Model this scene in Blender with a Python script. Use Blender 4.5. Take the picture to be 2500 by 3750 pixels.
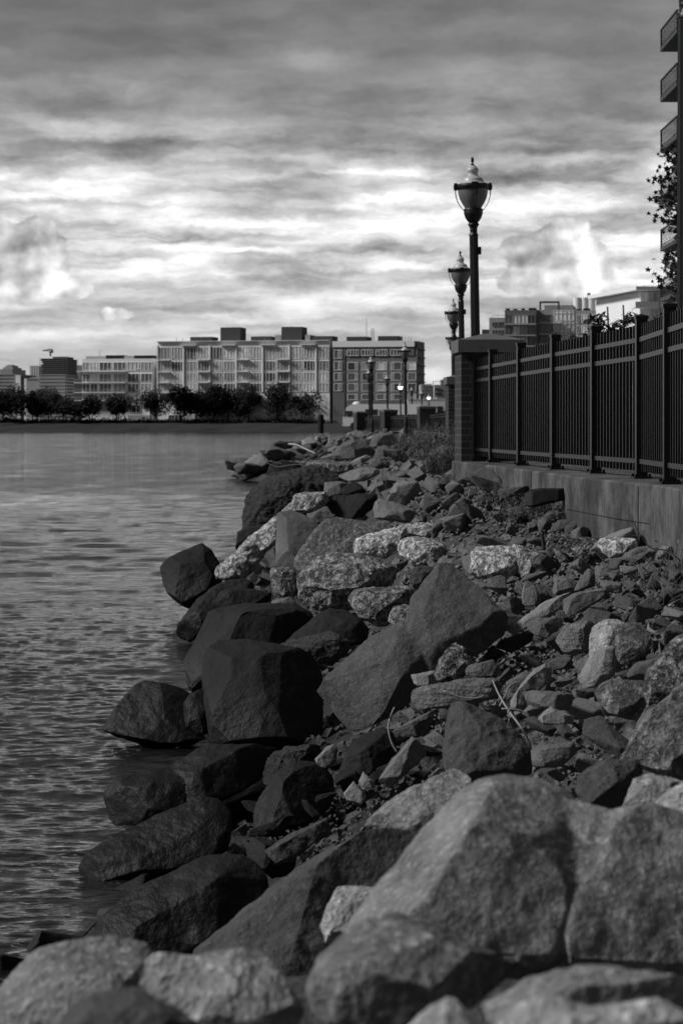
import bpy, bmesh, math, random
import numpy as np
from mathutils import Vector, Matrix, noise as mnoise

for _o in list(bpy.data.objects):
    bpy.data.objects.remove(_o)
SC = bpy.context.scene
COL = SC.collection
R = math.radians

# ------------------------------------------------------------------ camera
EYE = 2.0            # metres above the water
F = 8854.0           # focal length in photo pixels (85 mm on a 36 mm tall frame)
CX, CY = 1250.0, 1560.0
cam_d = bpy.data.cameras.new('camera')
cam = bpy.data.objects.new('camera', cam_d)
COL.objects.link(cam)
cam.location = (0, 0, EYE)
cam.rotation_euler = (R(90), 0, 0)
cam_d.lens = 85
cam_d.sensor_fit = 'VERTICAL'
cam_d.sensor_height = 36
cam_d.sensor_width = 24
cam_d.shift_y = -315 / 3750
cam_d.clip_start = 0.1
cam_d.clip_end = 6000
cam_d.dof.use_dof = True
cam_d.dof.focus_distance = 14.0
cam_d.dof.aperture_fstop = 10.5
SC.camera = cam
SC.view_settings.view_transform = 'Standard'
SC.view_settings.look = 'None'
EXPO = 1.2
SC.view_settings.exposure = EXPO
SC.view_settings.gamma = 1.0
SC.view_settings.use_curve_mapping = False

# ------------------------------------------------------------------ sun
SUN_EL, SUN_AZ = R(38), R(-100)       # azimuth measured from +Y, negative = left
sd = Vector((math.sin(SUN_AZ) * math.cos(SUN_EL), math.cos(SUN_AZ) * math.cos(SUN_EL), math.sin(SUN_EL)))
sun_d = bpy.data.lights.new('sun', 'SUN')
sun_d.energy = 1.5
sun_d.angle = R(12)
sun_d.color = (1, 1, 1)
sun = bpy.data.objects.new('sun', sun_d)
COL.objects.link(sun)
sun.rotation_euler = sd.to_track_quat('Z', 'Y').to_euler()

# ------------------------------------------------------------------ node expression helper
class E:
    """a scalar node socket that supports arithmetic"""
    nt = None
    def __init__(s, sock): s.s = sock
    @staticmethod
    def m(op, *a, clamp=False):
        n = E.nt.nodes.new('ShaderNodeMath'); n.operation = op; n.use_clamp = clamp
        for i, v in enumerate(a):
            if isinstance(v, E): E.nt.links.new(v.s, n.inputs[i])
            else: n.inputs[i].default_value = v
        return E(n.outputs[0])
    def __add__(a, b): return E.m('ADD', a, b)
    __radd__ = __add__
    def __sub__(a, b): return E.m('SUBTRACT', a, b)
    def __rsub__(a, b): return E.m('SUBTRACT', b, a)
    def __mul__(a, b): return E.m('MULTIPLY', a, b)
    __rmul__ = __mul__
    def __truediv__(a, b): return E.m('DIVIDE', a, b)
    def __pow__(a, b): return E.m('POWER', a, b)

def vec(x, y, z=0.0):
    n = E.nt.nodes.new('ShaderNodeCombineXYZ')
    for i, v in enumerate((x, y, z)):
        if isinstance(v, E): E.nt.links.new(v.s, n.inputs[i])
        else: n.inputs[i].default_value = v
    return n.outputs[0]

def nz(v, scale, detail=6, rough=.55, dist=0.0):
    n = E.nt.nodes.new('ShaderNodeTexNoise')
    E.nt.links.new(v, n.inputs['Vector'])
    n.inputs['Scale'].default_value = scale; n.inputs['Detail'].default_value = detail
    n.inputs['Roughness'].default_value = rough; n.inputs['Distortion'].default_value = dist
    return E(n.outputs[0])

def sstep(x, a, b, ta=0.0, tb=1.0, kind='SMOOTHSTEP'):
    n = E.nt.nodes.new('ShaderNodeMapRange'); n.interpolation_type = kind
    E.nt.links.new(x.s, n.inputs[0])
    for i, v in enumerate((a, b, ta, tb)): n.inputs[1 + i].default_value = v
    return E(n.outputs[0])

def curve(x, pts, xmax):
    """piecewise ramp: pts (x, value)"""
    n = E.nt.nodes.new('ShaderNodeValToRGB')
    E.nt.links.new((x * (1.0 / xmax)).s, n.inputs[0])
    cr = n.color_ramp; cr.interpolation = 'B_SPLINE' if False else 'EASE'
    cr.interpolation = 'LINEAR'
    while len(cr.elements) > 1: cr.elements.remove(cr.elements[-1])
    cr.elements[0].position = pts[0][0] / xmax
    cr.elements[0].color = (pts[0][1],) * 3 + (1,)
    for p, v in pts[1:]:
        e = cr.elements.new(min(1, p / xmax)); e.color = (v, v, v, 1)
    return E(n.outputs[0])

# ------------------------------------------------------------------ world: Nishita sky behind a broken cloud deck
W = bpy.data.worlds.new('World'); SC.world = W; W.use_nodes = True
nt = W.node_tree; E.nt = nt
for n in list(nt.nodes): nt.nodes.remove(n)
tc = nt.nodes.new('ShaderNodeTexCoord')
sp = nt.nodes.new('ShaderNodeSeparateXYZ'); nt.links.new(tc.outputs['Generated'], sp.inputs[0])
dx, dy, dz = (E(sp.outputs[i]) for i in range(3))
az = E.m('ARCTAN2', dx, dy)
el = E.m('ARCSINE', dz)
A = az * 5.553                    # thousandths of the photo scale: 1.0 = 10.3 degrees
H = el * 5.553
HH = E.m('MAXIMUM', H, 0.0)
# slow warp so that nothing is a clean ellipse; fine octaves stay round so that the streaks break up like cloud
w1 = nz(vec(A * 3.0, H * 8.0), 1.0, 3) - 0.5
w2 = nz(vec(A * 3.0, H * 8.0, 7.3), 1.0, 3) - 0.5
wf1 = nz(vec(A, H * 1.7, 2.1), 13.0, 7, .62) - 0.5
wf2 = nz(vec(A, H * 1.7, 4.1), 13.0, 7, .62) - 0.5
fine = nz(vec(A, H * 2.2, 8.8), 9.0, 9, .66) - 0.5
Aw = A + w1 * 0.30 + wf1 * 0.16
Hw = H + w2 * 0.07 + wf2 * 0.050
base = curve(HH, [(0, .84), (.05, .78), (.10, .74), (.20, .74), (.28, .79), (.36, .84), (.45, .84), (.52, .82), (.58, .72), (.66, .62),
                  (.75, .55), (.85, .47), (.98, .43), (1.3, .40), (2.2, .38), (4.0, .36)], 4.0)
amp = curve(HH, [(0, .10), (.15, .16), (.25, .42), (.38, .70), (.52, .72), (.62, .58), (.70, .34), (.80, .20), (.9, .15), (1.1, .13), (4.0, .10)], 4.0)
# the deck thins out in perspective: streaks get longer and thinner toward the horizon
hp = E.m('LOGARITHM', HH + wf2 * .045 + 0.30, 2.718)
st1 = nz(vec((A + wf1 * .12) * 1.6, hp * 8.0 + w2 * .5, 1.0), 1.5, 4, .5, 0)
st2 = nz(vec((A + wf1 * .10) * 4.2, hp * 20.0 + w1 * .8, 5.0), 1.2, 3, .5, 0)
tone = base + amp * ((st1 - 0.5) * 1.9 + (st2 - 0.5) * 0.75 + fine * .70)

def blob(a, h, cx, cy, rx, ry):
    ex = (a - (cx - 784) / 1000) * (1000.0 / rx)
    ey = (h - (978 - cy) / 1000) * (1000.0 / ry)
    return E.m('EXPONENT', (ex * ex + ey * ey) * -1.0)

for cx, cy, rx, ry, k in [
    (300, 455, 260, 22, .22), (330, 505, 260, 20, .20), (640, 520, 200, 16, .20), (520, 575, 180, 10, .20), (420, 610, 160, 10, .14),
    (1330, 480, 200, 28, .30), (1230, 455, 110, 18, .18), (880, 400, 130, 12, .22), (1220, 370, 190, 13, .22), (640, 365, 260, 9, .14),
    (200, 300, 110, 22, .22), (300, 215, 40, 22, .12), (1040, 490, 120, 22, .16), (930, 540, 160, 22, .10), (660, 690, 60, 12, .08),
    (120, 330, 190, 22, -.12), (700, 430, 170, 28, -.24), (560, 470, 80, 10, -.10), (160, 470, 160, 10, -.16), (60, 380, 140, 24, -.14), (900, 365, 300, 26, -.10),
    (430, 590, 220, 9, -.14), (620, 525, 80, 6, -.16), (400, 545, 120, 5, -.18), (300, 470, 120, 10, -.10), (1440, 400, 90, 50, -.22),
    (1455, 345, 55, 24, -.16), (1210, 410, 200, 20, -.16), (140, 250, 130, 22, -.10), (150, 90, 300, 60, -.07), (640, 60, 200, 50, -.05),
    (960, 40, 160, 60, -.05), (1300, 80, 260, 60, .05), (760, 150, 90, 30, .08), (330, 330, 90, 30, -.12), (980, 865, 60, 14, .25),
    (1060, 870, 50, 20, .12), (1500, 300, 90, 14, .16), (1400, 640, 120, 14, .14), (250, 640, 200, 12, .06), (790, 655, 36, 22, .14), (770, 622, 14, 26, -.07), (750, 690, 70, 18, -.06), (985, 712, 40, 26, .12)]:
    tone = tone + blob(Aw, Hw, cx, cy, rx, ry) * (k * .8)
# cumulus heads: puffs joined by fine noise, one field for all of them
cn = nz(vec(A * 1.0, H * 1.1, 3.0), 17.0, 9, .60)
cb = nz(vec(A * 1.0, H * 1.15, 9.0), 9.0, 5, .55)
ce1 = nz(vec(A - .010, H * 1.1 + .006, 3.0), 17.0, 4, .45)
ce2 = nz(vec(A + .010, H * 1.1 - .006, 3.0), 17.0, 4, .45)
Ac = A + (cb - 0.5) * 0.05
field = None
for cx, cy, rx, ry in [
    (70, 555, 62, 52), (112, 600, 48, 66), (20, 625, 66, 66), (80, 660, 80, 36), (8, 540, 20, 26), (185, 665, 36, 20), (20, 672, 36, 16),
    (1265, 570, 72, 44), (1185, 575, 42, 34), (1300, 535, 42, 34), (1345, 590, 40, 60), (1330, 650, 84, 40), (1215, 645, 80, 34), 
    (270, 722, 46, 18)]:
    b = blob(Ac, H, cx, cy, rx, ry)
    field = b if field is None else field + b
field0 = field
field = field + (cn - 0.5) * 1.25
mask = sstep(field, .40, .62)
ct = (cn - 0.5) * 0.22 + (ce1 - ce2) * .75 + (cb - 0.5) * .25 + 0.73
for cx, cy, rx, ry, k in [
    (122, 630, 36, 52, .26), (100, 660, 56, 26, .16), (180, 662, 40, 22, .26), (30, 672, 40, 14, .2), (60, 520, 50, 16, .06), (70, 560, 60, 34, -.08),
    (1352, 575, 34, 60, .34), (1340, 650, 90, 34, .30), (1300, 545, 24, 14, .14), (1290, 575, 30, 20, .10), (1215, 585, 60, 34, -.09), (1190, 620, 40, 10, .12), (270, 720, 50, 20, .14)]:
    ct = ct + blob(Ac, H, cx, cy, rx, ry) * k
front = sstep(dy, 0.0, 0.3)
mask = mask * front
tone = tone + (cb - 0.5) * sstep(HH, .02, .30, .16, .0)
tone = tone * (1.0 - mask) + ct * mask
tone = E.m('MINIMUM', E.m('MAXIMUM', tone, 0.30), 1.04)
back = sstep(dy, -0.5, 0.4, 0.26, 1.0)
lum = (tone ** 2.2) * (10.0 / 2 ** EXPO) * back
sky = nt.nodes.new('ShaderNodeTexSky'); sky.sky_type = 'NISHITA'; sky.sun_disc = False
sky.sun_elevation = SUN_EL; sky.sun_rotation = SUN_AZ % (2 * math.pi)
bw = nt.nodes.new('ShaderNodeRGBToBW'); nt.links.new(sky.outputs[0], bw.inputs[0])
final = lum * 0.94 + E(bw.outputs[0]) * 0.06
bg = nt.nodes.new('ShaderNodeBackground'); bg.inputs[1].default_value = 0.1
nt.links.new(final.s, bg.inputs[0])
wo = nt.nodes.new('ShaderNodeOutputWorld'); nt.links.new(bg.outputs[0], wo.inputs[0])

# ------------------------------------------------------------------ helpers
def px(x, y, Y):
    """photo pixel at distance Y -> point"""
    return Vector(((x - CX) / F * Y, Y, EYE - (y - CY) / F * Y))

def tag(o, label=None, cat=None, group=None, kind=None):
    if label: o['label'] = label
    if cat: o['category'] = cat
    if group: o['group'] = group
    if kind: o['kind'] = kind
    return o

def empty(name, loc, rz=0.0, label=None, cat=None, group=None):
    o = bpy.data.objects.new(name, None); COL.objects.link(o)
    o.location = loc; o.rotation_euler = (0, 0, rz)
    return tag(o, label, cat, group)

class MB:
    """collects shapes into ONE mesh"""
    def __init__(s): s.v = []; s.f = []; s.sm = []
    def add(s, vs, fs, smooth=False):
        b = len(s.v); s.v += [tuple(p) for p in vs]
        s.f += [tuple(i + b for i in f) for f in fs]; s.sm += [smooth] * len(fs)
    def box(s, x0, x1, y0, y1, z0, z1, M=None):
        vs = [Vector((x, y, z)) for z in (z0, z1) for y in (y0, y1) for x in (x0, x1)]
        if M is not None: vs = [M @ p for p in vs]
        s.add(vs, [(0, 2, 3, 1), (4, 5, 7, 6), (0, 1, 5, 4), (2, 6, 7, 3), (0, 4, 6, 2), (1, 3, 7, 5)])
    def prism(s, poly, y0, y1):
        """polygon in x,z pushed from y0 to y1"""
        n = len(poly)
        vs = [(x, y0, z) for x, z in poly] + [(x, y1, z) for x, z in poly]
        s.add(vs, [tuple(range(n)), tuple(range(2 * n - 1, n - 1, -1))] + [(i, i + n, (i + 1) % n + n, (i + 1) % n) for i in range(n)])
    def lathe(s, prof, n=20, c=(0, 0, 0), smooth=True):
        """prof: (r, z)"""
        vs = []
        for r, z in prof:
            for k in range(n):
                a = 2 * math.pi * k / n
                vs.append((c[0] + r * math.cos(a), c[1] + r * math.sin(a), c[2] + z))
        fs = []
        for i in range(len(prof) - 1):
            for k in range(n):
                k2 = (k + 1) % n
                fs.append((i * n + k, i * n + k2, (i + 1) * n + k2, (i + 1) * n + k))
        s.add(vs, fs, smooth)
        s.add([vs[k] for k in range(n)], [tuple(reversed(range(n)))])
        s.add([vs[(len(prof) - 1) * n + k] for k in range(n)], [tuple(range(n))])
    def tube(s, pts, r0, r1=None, n=6):
        r1 = r0 if r1 is None else r1
        pts = [Vector(p) for p in pts]; m = len(pts); vs = []; fs = []
        for i, p in enumerate(pts):
            d = (pts[min(i + 1, m - 1)] - pts[max(i - 1, 0)]).normalized()
            a = d.orthogonal().normalized() if abs(d.z) > .95 else d.cross(Vector((0, 0, 1))).normalized()
            b = d.cross(a); r = r0 + (r1 - r0) * i / max(1, m - 1)
            for k in range(n):
                t = 2 * math.pi * k / n
                vs.append(p + a * (r * math.cos(t)) + b * (r * math.sin(t)))
        for i in range(m - 1):
            for k in range(n):
                k2 = (k + 1) % n
                fs.append((i * n + k, i * n + k2, (i + 1) * n + k2, (i + 1) * n + k))
        fs.append(tuple(reversed(range(n)))); fs.append(tuple(range((m - 1) * n, m * n)))
        s.add(vs, fs, True)
    def mesh(s, name, mat):
        me = bpy.data.meshes.new(name); me.from_pydata(s.v, [], s.f)
        me.polygons.foreach_set('use_smooth', s.sm)
        if mat: me.materials.append(mat)
        me.update(); return me
    def build(s, name, mat, parent=None):
        o = bpy.data.objects.new(name, s.mesh(name, mat)); COL.objects.link(o)
        if parent: o.parent = parent
        return o

def link(name, me, parent=None):
    o = bpy.data.objects.new(name, me); COL.objects.link(o)
    if parent: o.parent = parent
    return o

def copy_tree(o, parent=None):
    c = o.copy(); COL.objects.link(c); c.parent = parent
    for ch in list(o.children): copy_tree(ch, c)
    return c

# ------------------------------------------------------------------ materials
def newmat(name):
    m = bpy.data.materials.new(name); m.use_nodes = True
    E.nt = m.node_tree
    return m, m.node_tree, m.node_tree.nodes['Principled BSDF']

def grey(v): return (v, v, v, 1)

def setcol(nt, b, e):
    c = nt.nodes.new('ShaderNodeCombineColor')
    for i in range(3): nt.links.new(e.s, c.inputs[i])
    nt.links.new(c.outputs[0], b.inputs['Base Color'])

def bump(nt, b, h, dist=.01, strength=1.0):
    n = nt.nodes.new('ShaderNodeBump'); n.inputs['Strength'].default_value = strength; n.inputs['Distance'].default_value = dist
    nt.links.new(h.s, n.inputs['Height']); nt.links.new(n.outputs[0], b.inputs['Normal'])

def plain(name, v, rough=.6, var=.15, scale=3.0, metal=0.0, spec=.5, streak=0.0):
    m, nt, b = newmat(name)
    t = nt.nodes.new('ShaderNodeTexCoord')
    n1 = nz(t.outputs['Object'], scale, 6)
    e = (n1 - 0.5) * (2 * v * var) + v
    if streak:
        s = nt.nodes.new('ShaderNodeMapping'); s.inputs['Scale'].default_value = (1, 1, .07); nt.links.new(t.outputs['Object'], s.inputs[0])
        e = e * (1.0 - sstep(nz(s.outputs[0], scale * 4, 4), .45, .75) * streak)
    setcol(nt, b, e)
    b.inputs['Roughness'].default_value = rough; b.inputs['Metallic'].default_value = metal
    b.inputs['Specular IOR Level'].default_value = spec
    return m

def rockmat(name, v, var=.5, speck=.0, speckscale=60., pit=0.0, pitscale=25., bumpd=.012, rough=.85, strata=0.0, scale=3.0, wet=True, spec=.35):
    m, nt, b = newmat(name)
    t = nt.nodes.new('ShaderNodeTexCoord'); oi = nt.nodes.new('ShaderNodeObjectInfo')
    off = nt.nodes.new('ShaderNodeVectorMath'); off.operation = 'ADD'
    rv = vec(E(oi.outputs['Random']) * 37.0, E(oi.outputs['Random']) * 91.0, E(oi.outputs['Random']) * 13.0)
    nt.links.new(t.outputs['Object'], off.inputs[0]); nt.links.new(rv, off.inputs[1])
    p = off.outputs[0]
    big = nz(p, scale, 5, .6); mid = nz(p, scale * 5, 6, .65); fine = nz(p, speckscale, 3, .7)
    k = (big - 0.5) * (1.6 * var) + (mid - 0.5) * (1.5 * var) + 1.0
    k = k * (E(oi.outputs['Random']) * 0.36 + 0.82)
    if speck:
        k = k + (sstep(fine, .52, .68) * speck - speck * .25) + (sstep(mid, .56, .70) * speck * .5)
    h = big * 2.0 + mid * 1.2 + fine * 0.45
    if strata:
        mp = nt.nodes.new('ShaderNodeMapping'); mp.inputs['Scale'].default_value = (1.2, 1.2, 14); mp.inputs['Rotation'].default_value = (.25, .2, 0)
        nt.links.new(p, mp.inputs[0])
        s = nz(mp.outputs[0], 2.2, 6, .6, .6)
        k = k * (s * (1.6 * strata) + (1 - .8 * strata)); h = h + s * (5.0 * strata)
    if pit:
        g1 = nz(p, pitscale, 5, .72, .4); g2 = nz(p, pitscale * 2.6, 4, .7)
        k = k * (1.0 + pit * .35 - (1.0 - sstep(g1, .40, .54)) * pit * 1.1) + (sstep(g2, .55, .68) - .25) * (pit * .9)
        h = h + sstep(g1, .34, .56) * (2.4 * pit) + g2 * (1.6 * pit)
    e = E.m('MAXIMUM', k, 0.22) * v
    rgh = None
    if wet:
        g = nt.nodes.new('ShaderNodeNewGeometry'); s2 = nt.nodes.new('ShaderNodeSeparateXYZ'); nt.links.new(g.outputs['Position'], s2.inputs[0])
        z = E(s2.outputs[2]) + (nz(g.outputs['Position'], 2.0, 4) - 0.5) * 0.35
        dry = sstep(z, .22, .62)
        e = e * (dry * 0.62 + 0.38)
        rgh = dry * (rough - .55) + .55
        nt.links.new(rgh.s, b.inputs['Roughness'])
    else:
        b.inputs['Roughness'].default_value = rough
    setcol(nt, b, e)
    b.inputs['Specular IOR Level'].default_value = spec
    bump(nt, b, h, bumpd, .9)
    return m

M = {}
M['dark'] = rockmat('dark_boulder', .012, .6, speck=.45, speckscale=50, bumpd=.013, rough=.8, scale=2.0, spec=.25)
M['darkrough'] = rockmat('dark_rough_boulder', .042, .5, speck=.5, bumpd=.03, strata=.35, scale=2.5, spec=.3)
M['grey'] = rockmat('grey_boulder', .095, .45, speck=.6, speckscale=85, bumpd=.016, scale=2.0)
M['slate'] = rockmat('slate_stone', .105, .45, speck=.25, bumpd=.012, scale=5.0, rough=.8)
M['slatel'] = rockmat('pale_slate_stone', .18, .35, speck=.4, bumpd=.012, scale=5.0)
M['speck'] = rockmat('speckled_boulder', .17, .6, speck=.8, speckscale=50, pit=.35, pitscale=24, bumpd=.025, scale=3.0)
M['pale'] = rockmat('pale_concrete_lump', .70, .6, speck=.5, speckscale=60, pit=.6, pitscale=26, bumpd=.03, scale=3.0)
M['pitted'] = rockmat('pitted_lump', .34, .7, speck=.9, speckscale=55, pit=.75, pitscale=22, bumpd=.035, scale=3.0)
M['granite'] = rockmat('granite_boulder', .20, .85, speck=.8, speckscale=75, bumpd=.013, scale=6.0, wet=False)
M['granitel'] = rockmat('pale_granite_boulder', .32, .6, speck=.5, speckscale=60, bumpd=.016, scale=6.0, wet=False)
M['granited'] = rockmat('dark_granite_boulder', .055, .4, speck=.5, speckscale=60, bumpd=.012, scale=5.0)
M['layer'] = rockmat('layered_stone', .17, .4, speck=.4, bumpd=.02, strata=.6, scale=3.0)
M['gravel'] = rockmat('gravel', .045, .6, speck=.6, speckscale=25, bumpd=.03, scale=4.0)
M['paint'] = plain('black_paint', .004, .38, .3, 20, spec=.28)
M['lampblack'] = plain('black_lamp_paint', .007, .42, .3, 20, spec=.35)
M['concrete'] = plain('concrete', .15, .85, .5, 4, streak=.0)
M['cap'] = plain('stone_cap', .10, .85, .5, 6)
M['white'] = plain('white_paint', .72, .5, .1, 1)
M['leafdark'] = plain('dark_leaves', .017, .7, .5, .6, spec=.2)
M['leafnear'] = plain('near_leaves', .02, .6, .4, 3, spec=.3)
M['bark'] = plain('bark', .06, .9, .4, 3)
M['weed'] = plain('weed_leaves', .08, .8, .5, 5, spec=.2)
M['weedpale'] = plain('dry_weed', .12, .8, .4, 5, spec=.2)
M['twig'] = plain('bleached_twig', .28, .8, .3, 20)
M['pave'] = plain('promenade_paving', .18, .9, .3, .5)
M['soil'] = plain('far_ground', .022, .95, .4, .05)
M['rubber'] = plain('black_rubber', .015, .6)
M['timber'] = plain('tarred_timber', .012, .7, .5, 6, spec=.2)

def concrete_wall_mat():
    m, nt, b = newmat('stained_concrete')
    t = nt.nodes.new('ShaderNodeTexCoord')
    s = nt.nodes.new('ShaderNodeMapping'); s.inputs['Scale'].default_value = (1, 1, .12); nt.links.new(t.outputs['Object'], s.inputs[0])
    a = nz(t.outputs['Object'], 3.0, 7, .65); st = nz(s.outputs[0], 13.0, 8, .74, .8); f = nz(t.outputs['Object'], 40.0, 4, .6)
    bl = nz(t.outputs['Object'], 1.3, 7, .68); b2 = nz(t.outputs['Object'], 4.5, 7, .7)
    e = (sstep(bl, .40, .60) * .75 + .35) * (sstep(b2, .36, .60) * .7 + .5) * (1.0 - sstep(st, .50, .64) * .5) + (f - .5) * .5
    e = e + sstep(st, .58, .72) * sstep(b2, .45, .6) * .6
    setcol(nt, b, E.m('MAXIMUM', e, .1) * .085); b.inputs['Roughness'].default_value = .9
    bump(nt, b, a + f * .5, .006, .7)
    return m
M['wall'] = concrete_wall_mat()

def brick_mat():
    m, nt, b = newmat('dark_brick')
    t = nt.nodes.new('ShaderNodeTexCoord'); s = nt.nodes.new('ShaderNodeSeparateXYZ'); nt.links.new(t.outputs['Object'], s.inputs[0])
    br = nt.nodes.new('ShaderNodeTexBrick')
    nt.links.new(vec(E(s.outputs[0]) + E(s.outputs[1]), E(s.outputs[2])), br.inputs['Vector'])
    br.inputs['Color1'].default_value = grey(.014); br.inputs['Color2'].default_value = grey(.026); br.inputs['Mortar'].default_value = grey(.055)
    br.inputs['Scale'].default_value = 1.0; br.inputs['Mortar Size'].default_value = .007
    br.inputs['Brick Width'].default_value = .21; br.inputs['Row Height'].default_value = .0677
    nt.links.new(br.outputs[0], b.inputs['Base Color']); b.inputs['Roughness'].default_value = .8
    bump(nt, b, E(br.outputs['Fac']) * -1.0, .006)
    return m
M['brick'] = brick_mat()

def globe_mat(name, v, emit=0.0, rough=.35):
    m, nt, b = newmat(name)
    b.inputs['Base Color'].default_value = grey(v); b.inputs['Roughness'].default_value = rough
    b.inputs['Transmission Weight'].default_value = 0.25
    b.inputs['Subsurface Weight'].default_value = 0.0
    if emit:
        b.inputs['Emission Color'].default_value = grey(1); b.inputs['Emission Strength'].default_value = emit
    return m
M['globe'] = globe_mat('acrylic_globe', .16)
M['lid'] = globe_mat('acrylic_lid', .55, rough=.4)
M['globelit'] = globe_mat('lit_acrylic_globe', .6, 1.1)

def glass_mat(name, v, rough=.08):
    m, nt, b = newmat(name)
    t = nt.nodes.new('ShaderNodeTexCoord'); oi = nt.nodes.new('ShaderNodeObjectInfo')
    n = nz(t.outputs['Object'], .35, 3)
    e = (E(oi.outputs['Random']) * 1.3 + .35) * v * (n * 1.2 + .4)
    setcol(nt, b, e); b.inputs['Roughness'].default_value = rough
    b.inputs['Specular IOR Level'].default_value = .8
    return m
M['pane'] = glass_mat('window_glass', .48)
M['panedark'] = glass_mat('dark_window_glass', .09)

# ------------------------------------------------------------------ the lie of the land
SH_Y = [0, 9, 11, 16, 27, 43, 70, 95, 143, 200, 240, 300, 340]
SH_X = [-1.7, -1.45, -1.3, -1.55, -1.85, -2.0, -3.0, -3.9, -4.1, -3.2, -2.4, -1.5, 20]
FE_Y = [0, 13.2, 14.8, 16.4, 18.1, 19.8, 21.7, 23.6, 24.75, 43, 80, 115, 144, 165, 187, 210, 340]
FE_X = [2.1, 1.98, 2.005, 2.03, 1.9, 1.75, 1.61, 1.476, 1.41, 2.1, 3.4, 4.7, 5.0, 3.3, 1.55, 2.5, 24]
ZW_Y = [0, 8, 14, 16.2, 17.2, 19, 22, 25, 43, 100, 190, 400]
ZW_Z = [1.1, 1.12, 1.25, 1.25, 1.33, 1.42, 1.47, 1.5, 1.52, 1.56, 1.62, 1.6]
def bank_z(X, Y):
    X = np.asarray(X, float); Y = np.asarray(Y, float)
    xs = np.interp(Y, SH_Y, SH_X); xw = np.interp(Y, FE_Y, FE_X); zw = np.interp(Y, ZW_Y, ZW_Z)
    s = (X - xs) / (xw - .25 - xs)
    c = np.clip(s, 0, 1)
    z = np.where(s < 0, s * 1.3, zw * (c ** 1.2))
    t = np.clip((6.6 - Y) / 2.4, 0, 1); t = t * t * (3 - 2 * t)
    t = t * np.clip((X + 1.5 * 1) / .5, 0, 1)
    return np.maximum(z, t * 1.12 + (1 - t) * z)

def ground_z(X, Y):
    X = np.asarray(X, float); Y = np.asarray(Y, float)
    s = (X - np.interp(Y, SH_Y, SH_X)) / (np.interp(Y, FE_Y, FE_X) - np.interp(Y, SH_Y, SH_X))
    return bank_z(X, Y) - .08 - .16 * np.clip(1.1 - 1.3 * s, 0, 1) * np.clip(Y / 10, .3, 2.5)

_YS = np.concatenate([np.arange(2.2, 30, .03), np.arange(30, 260, .3)])
def hit(x, y):
    """where the ray through a photo pixel meets the bank"""
    X = (x - CX) / F * _YS; Z = EYE - (y - CY) / F * _YS
    i = np.argmax(Z <= bank_z(X, _YS))
    return float(_YS[i]) if Z[i] <= bank_z(X[i], _YS[i]) else 250.0

def grid_mesh(name, P, mat, kind='structure', smooth=True):
    n, m = P.shape[:2]
    idx = np.arange(n * m).reshape(n, m)
    f = np.stack([idx[:-1, :-1], idx[:-1, 1:], idx[1:, 1:], idx[1:, :-1]], -1).reshape(-1, 4)
    me = bpy.data.meshes.new(name)
    me.vertices.add(n * m); me.vertices.foreach_set('co', P.reshape(-1))
    me.loops.add(f.size); me.loops.foreach_set('vertex_index', f.reshape(-1).astype(np.int32))
    me.polygons.add(len(f)); me.polygons.foreach_set('loop_start', np.arange(0, f.size, 4, dtype=np.int32))
    me.polygons.foreach_set('use_smooth', np.full(len(f), smooth))
    me.update(calc_edges=True); me.validate()
    me.materials.append(mat)
    o = link(name, me); o['kind'] = kind
    return o

# bank under the stones
ys = np.concatenate([np.arange(.5, 30, .15), np.geomspace(30, 335, 140)])
ss = np.linspace(-1.2, 1.0, 70)
xs_ = np.interp(ys, SH_Y, SH_X); xw_ = np.interp(ys, FE_Y, FE_X)
PX = xs_[:, None] + (xw_ - .05 - xs_)[:, None] * ss[None, :]
PY = np.repeat(ys[:, None], 70, 1)
rs = np.random.RandomState(3)
PZ = ground_z(PX, PY) + rs.uniform(-.03, .03, PX.shape) * np.clip(PY / 12, .5, 4)
grid_mesh('bank_ground', np.stack([PX, PY, PZ], -1), M['gravel'])
# promenade behind the fence, and the land beyond the bend
pv = MB()
fy = np.array(FE_Y[1:-1] + [340.]); fxx = np.interp(fy, FE_Y, FE_X)
L = [(2.0, -2.0)] + list(zip(fxx, fy)) 
n = len(L)
pv.add([(x + .02, y, 1.62) for x, y in L] + [(700, y * 2.6 + 1, 1.62) for x, y in L], [(i, i + n, i + n + 1, i + 1) for i in range(n - 1)])
o = pv.build('promenade', M['pave']); o['kind'] = 'structure'
# far shore: stone embankment and the ground behind it
g = np.linspace(-700, 900, 260)
rows = [(798, -1.0), (800, 0), (803, .9), (806, 1.8), (809, 2.5), (812, 3.1), (830, 3.2), (2600, 3.4)]
P = np.zeros((len(rows), len(g), 3))
for i, (y, z) in enumerate(rows):
    P[i, :, 0] = g * (1 if y < 900 else 3); P[i, :, 1] = y + (rs.uniform(-.8, .8, len(g)) if 799 < y < 811 else 0)
    P[i, :, 2] = z + (rs.uniform(-.35, .35, len(g)) if 802 < y < 810 else 0)
grid_mesh('far_embankment', P, M['soil'], smooth=False)

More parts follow.
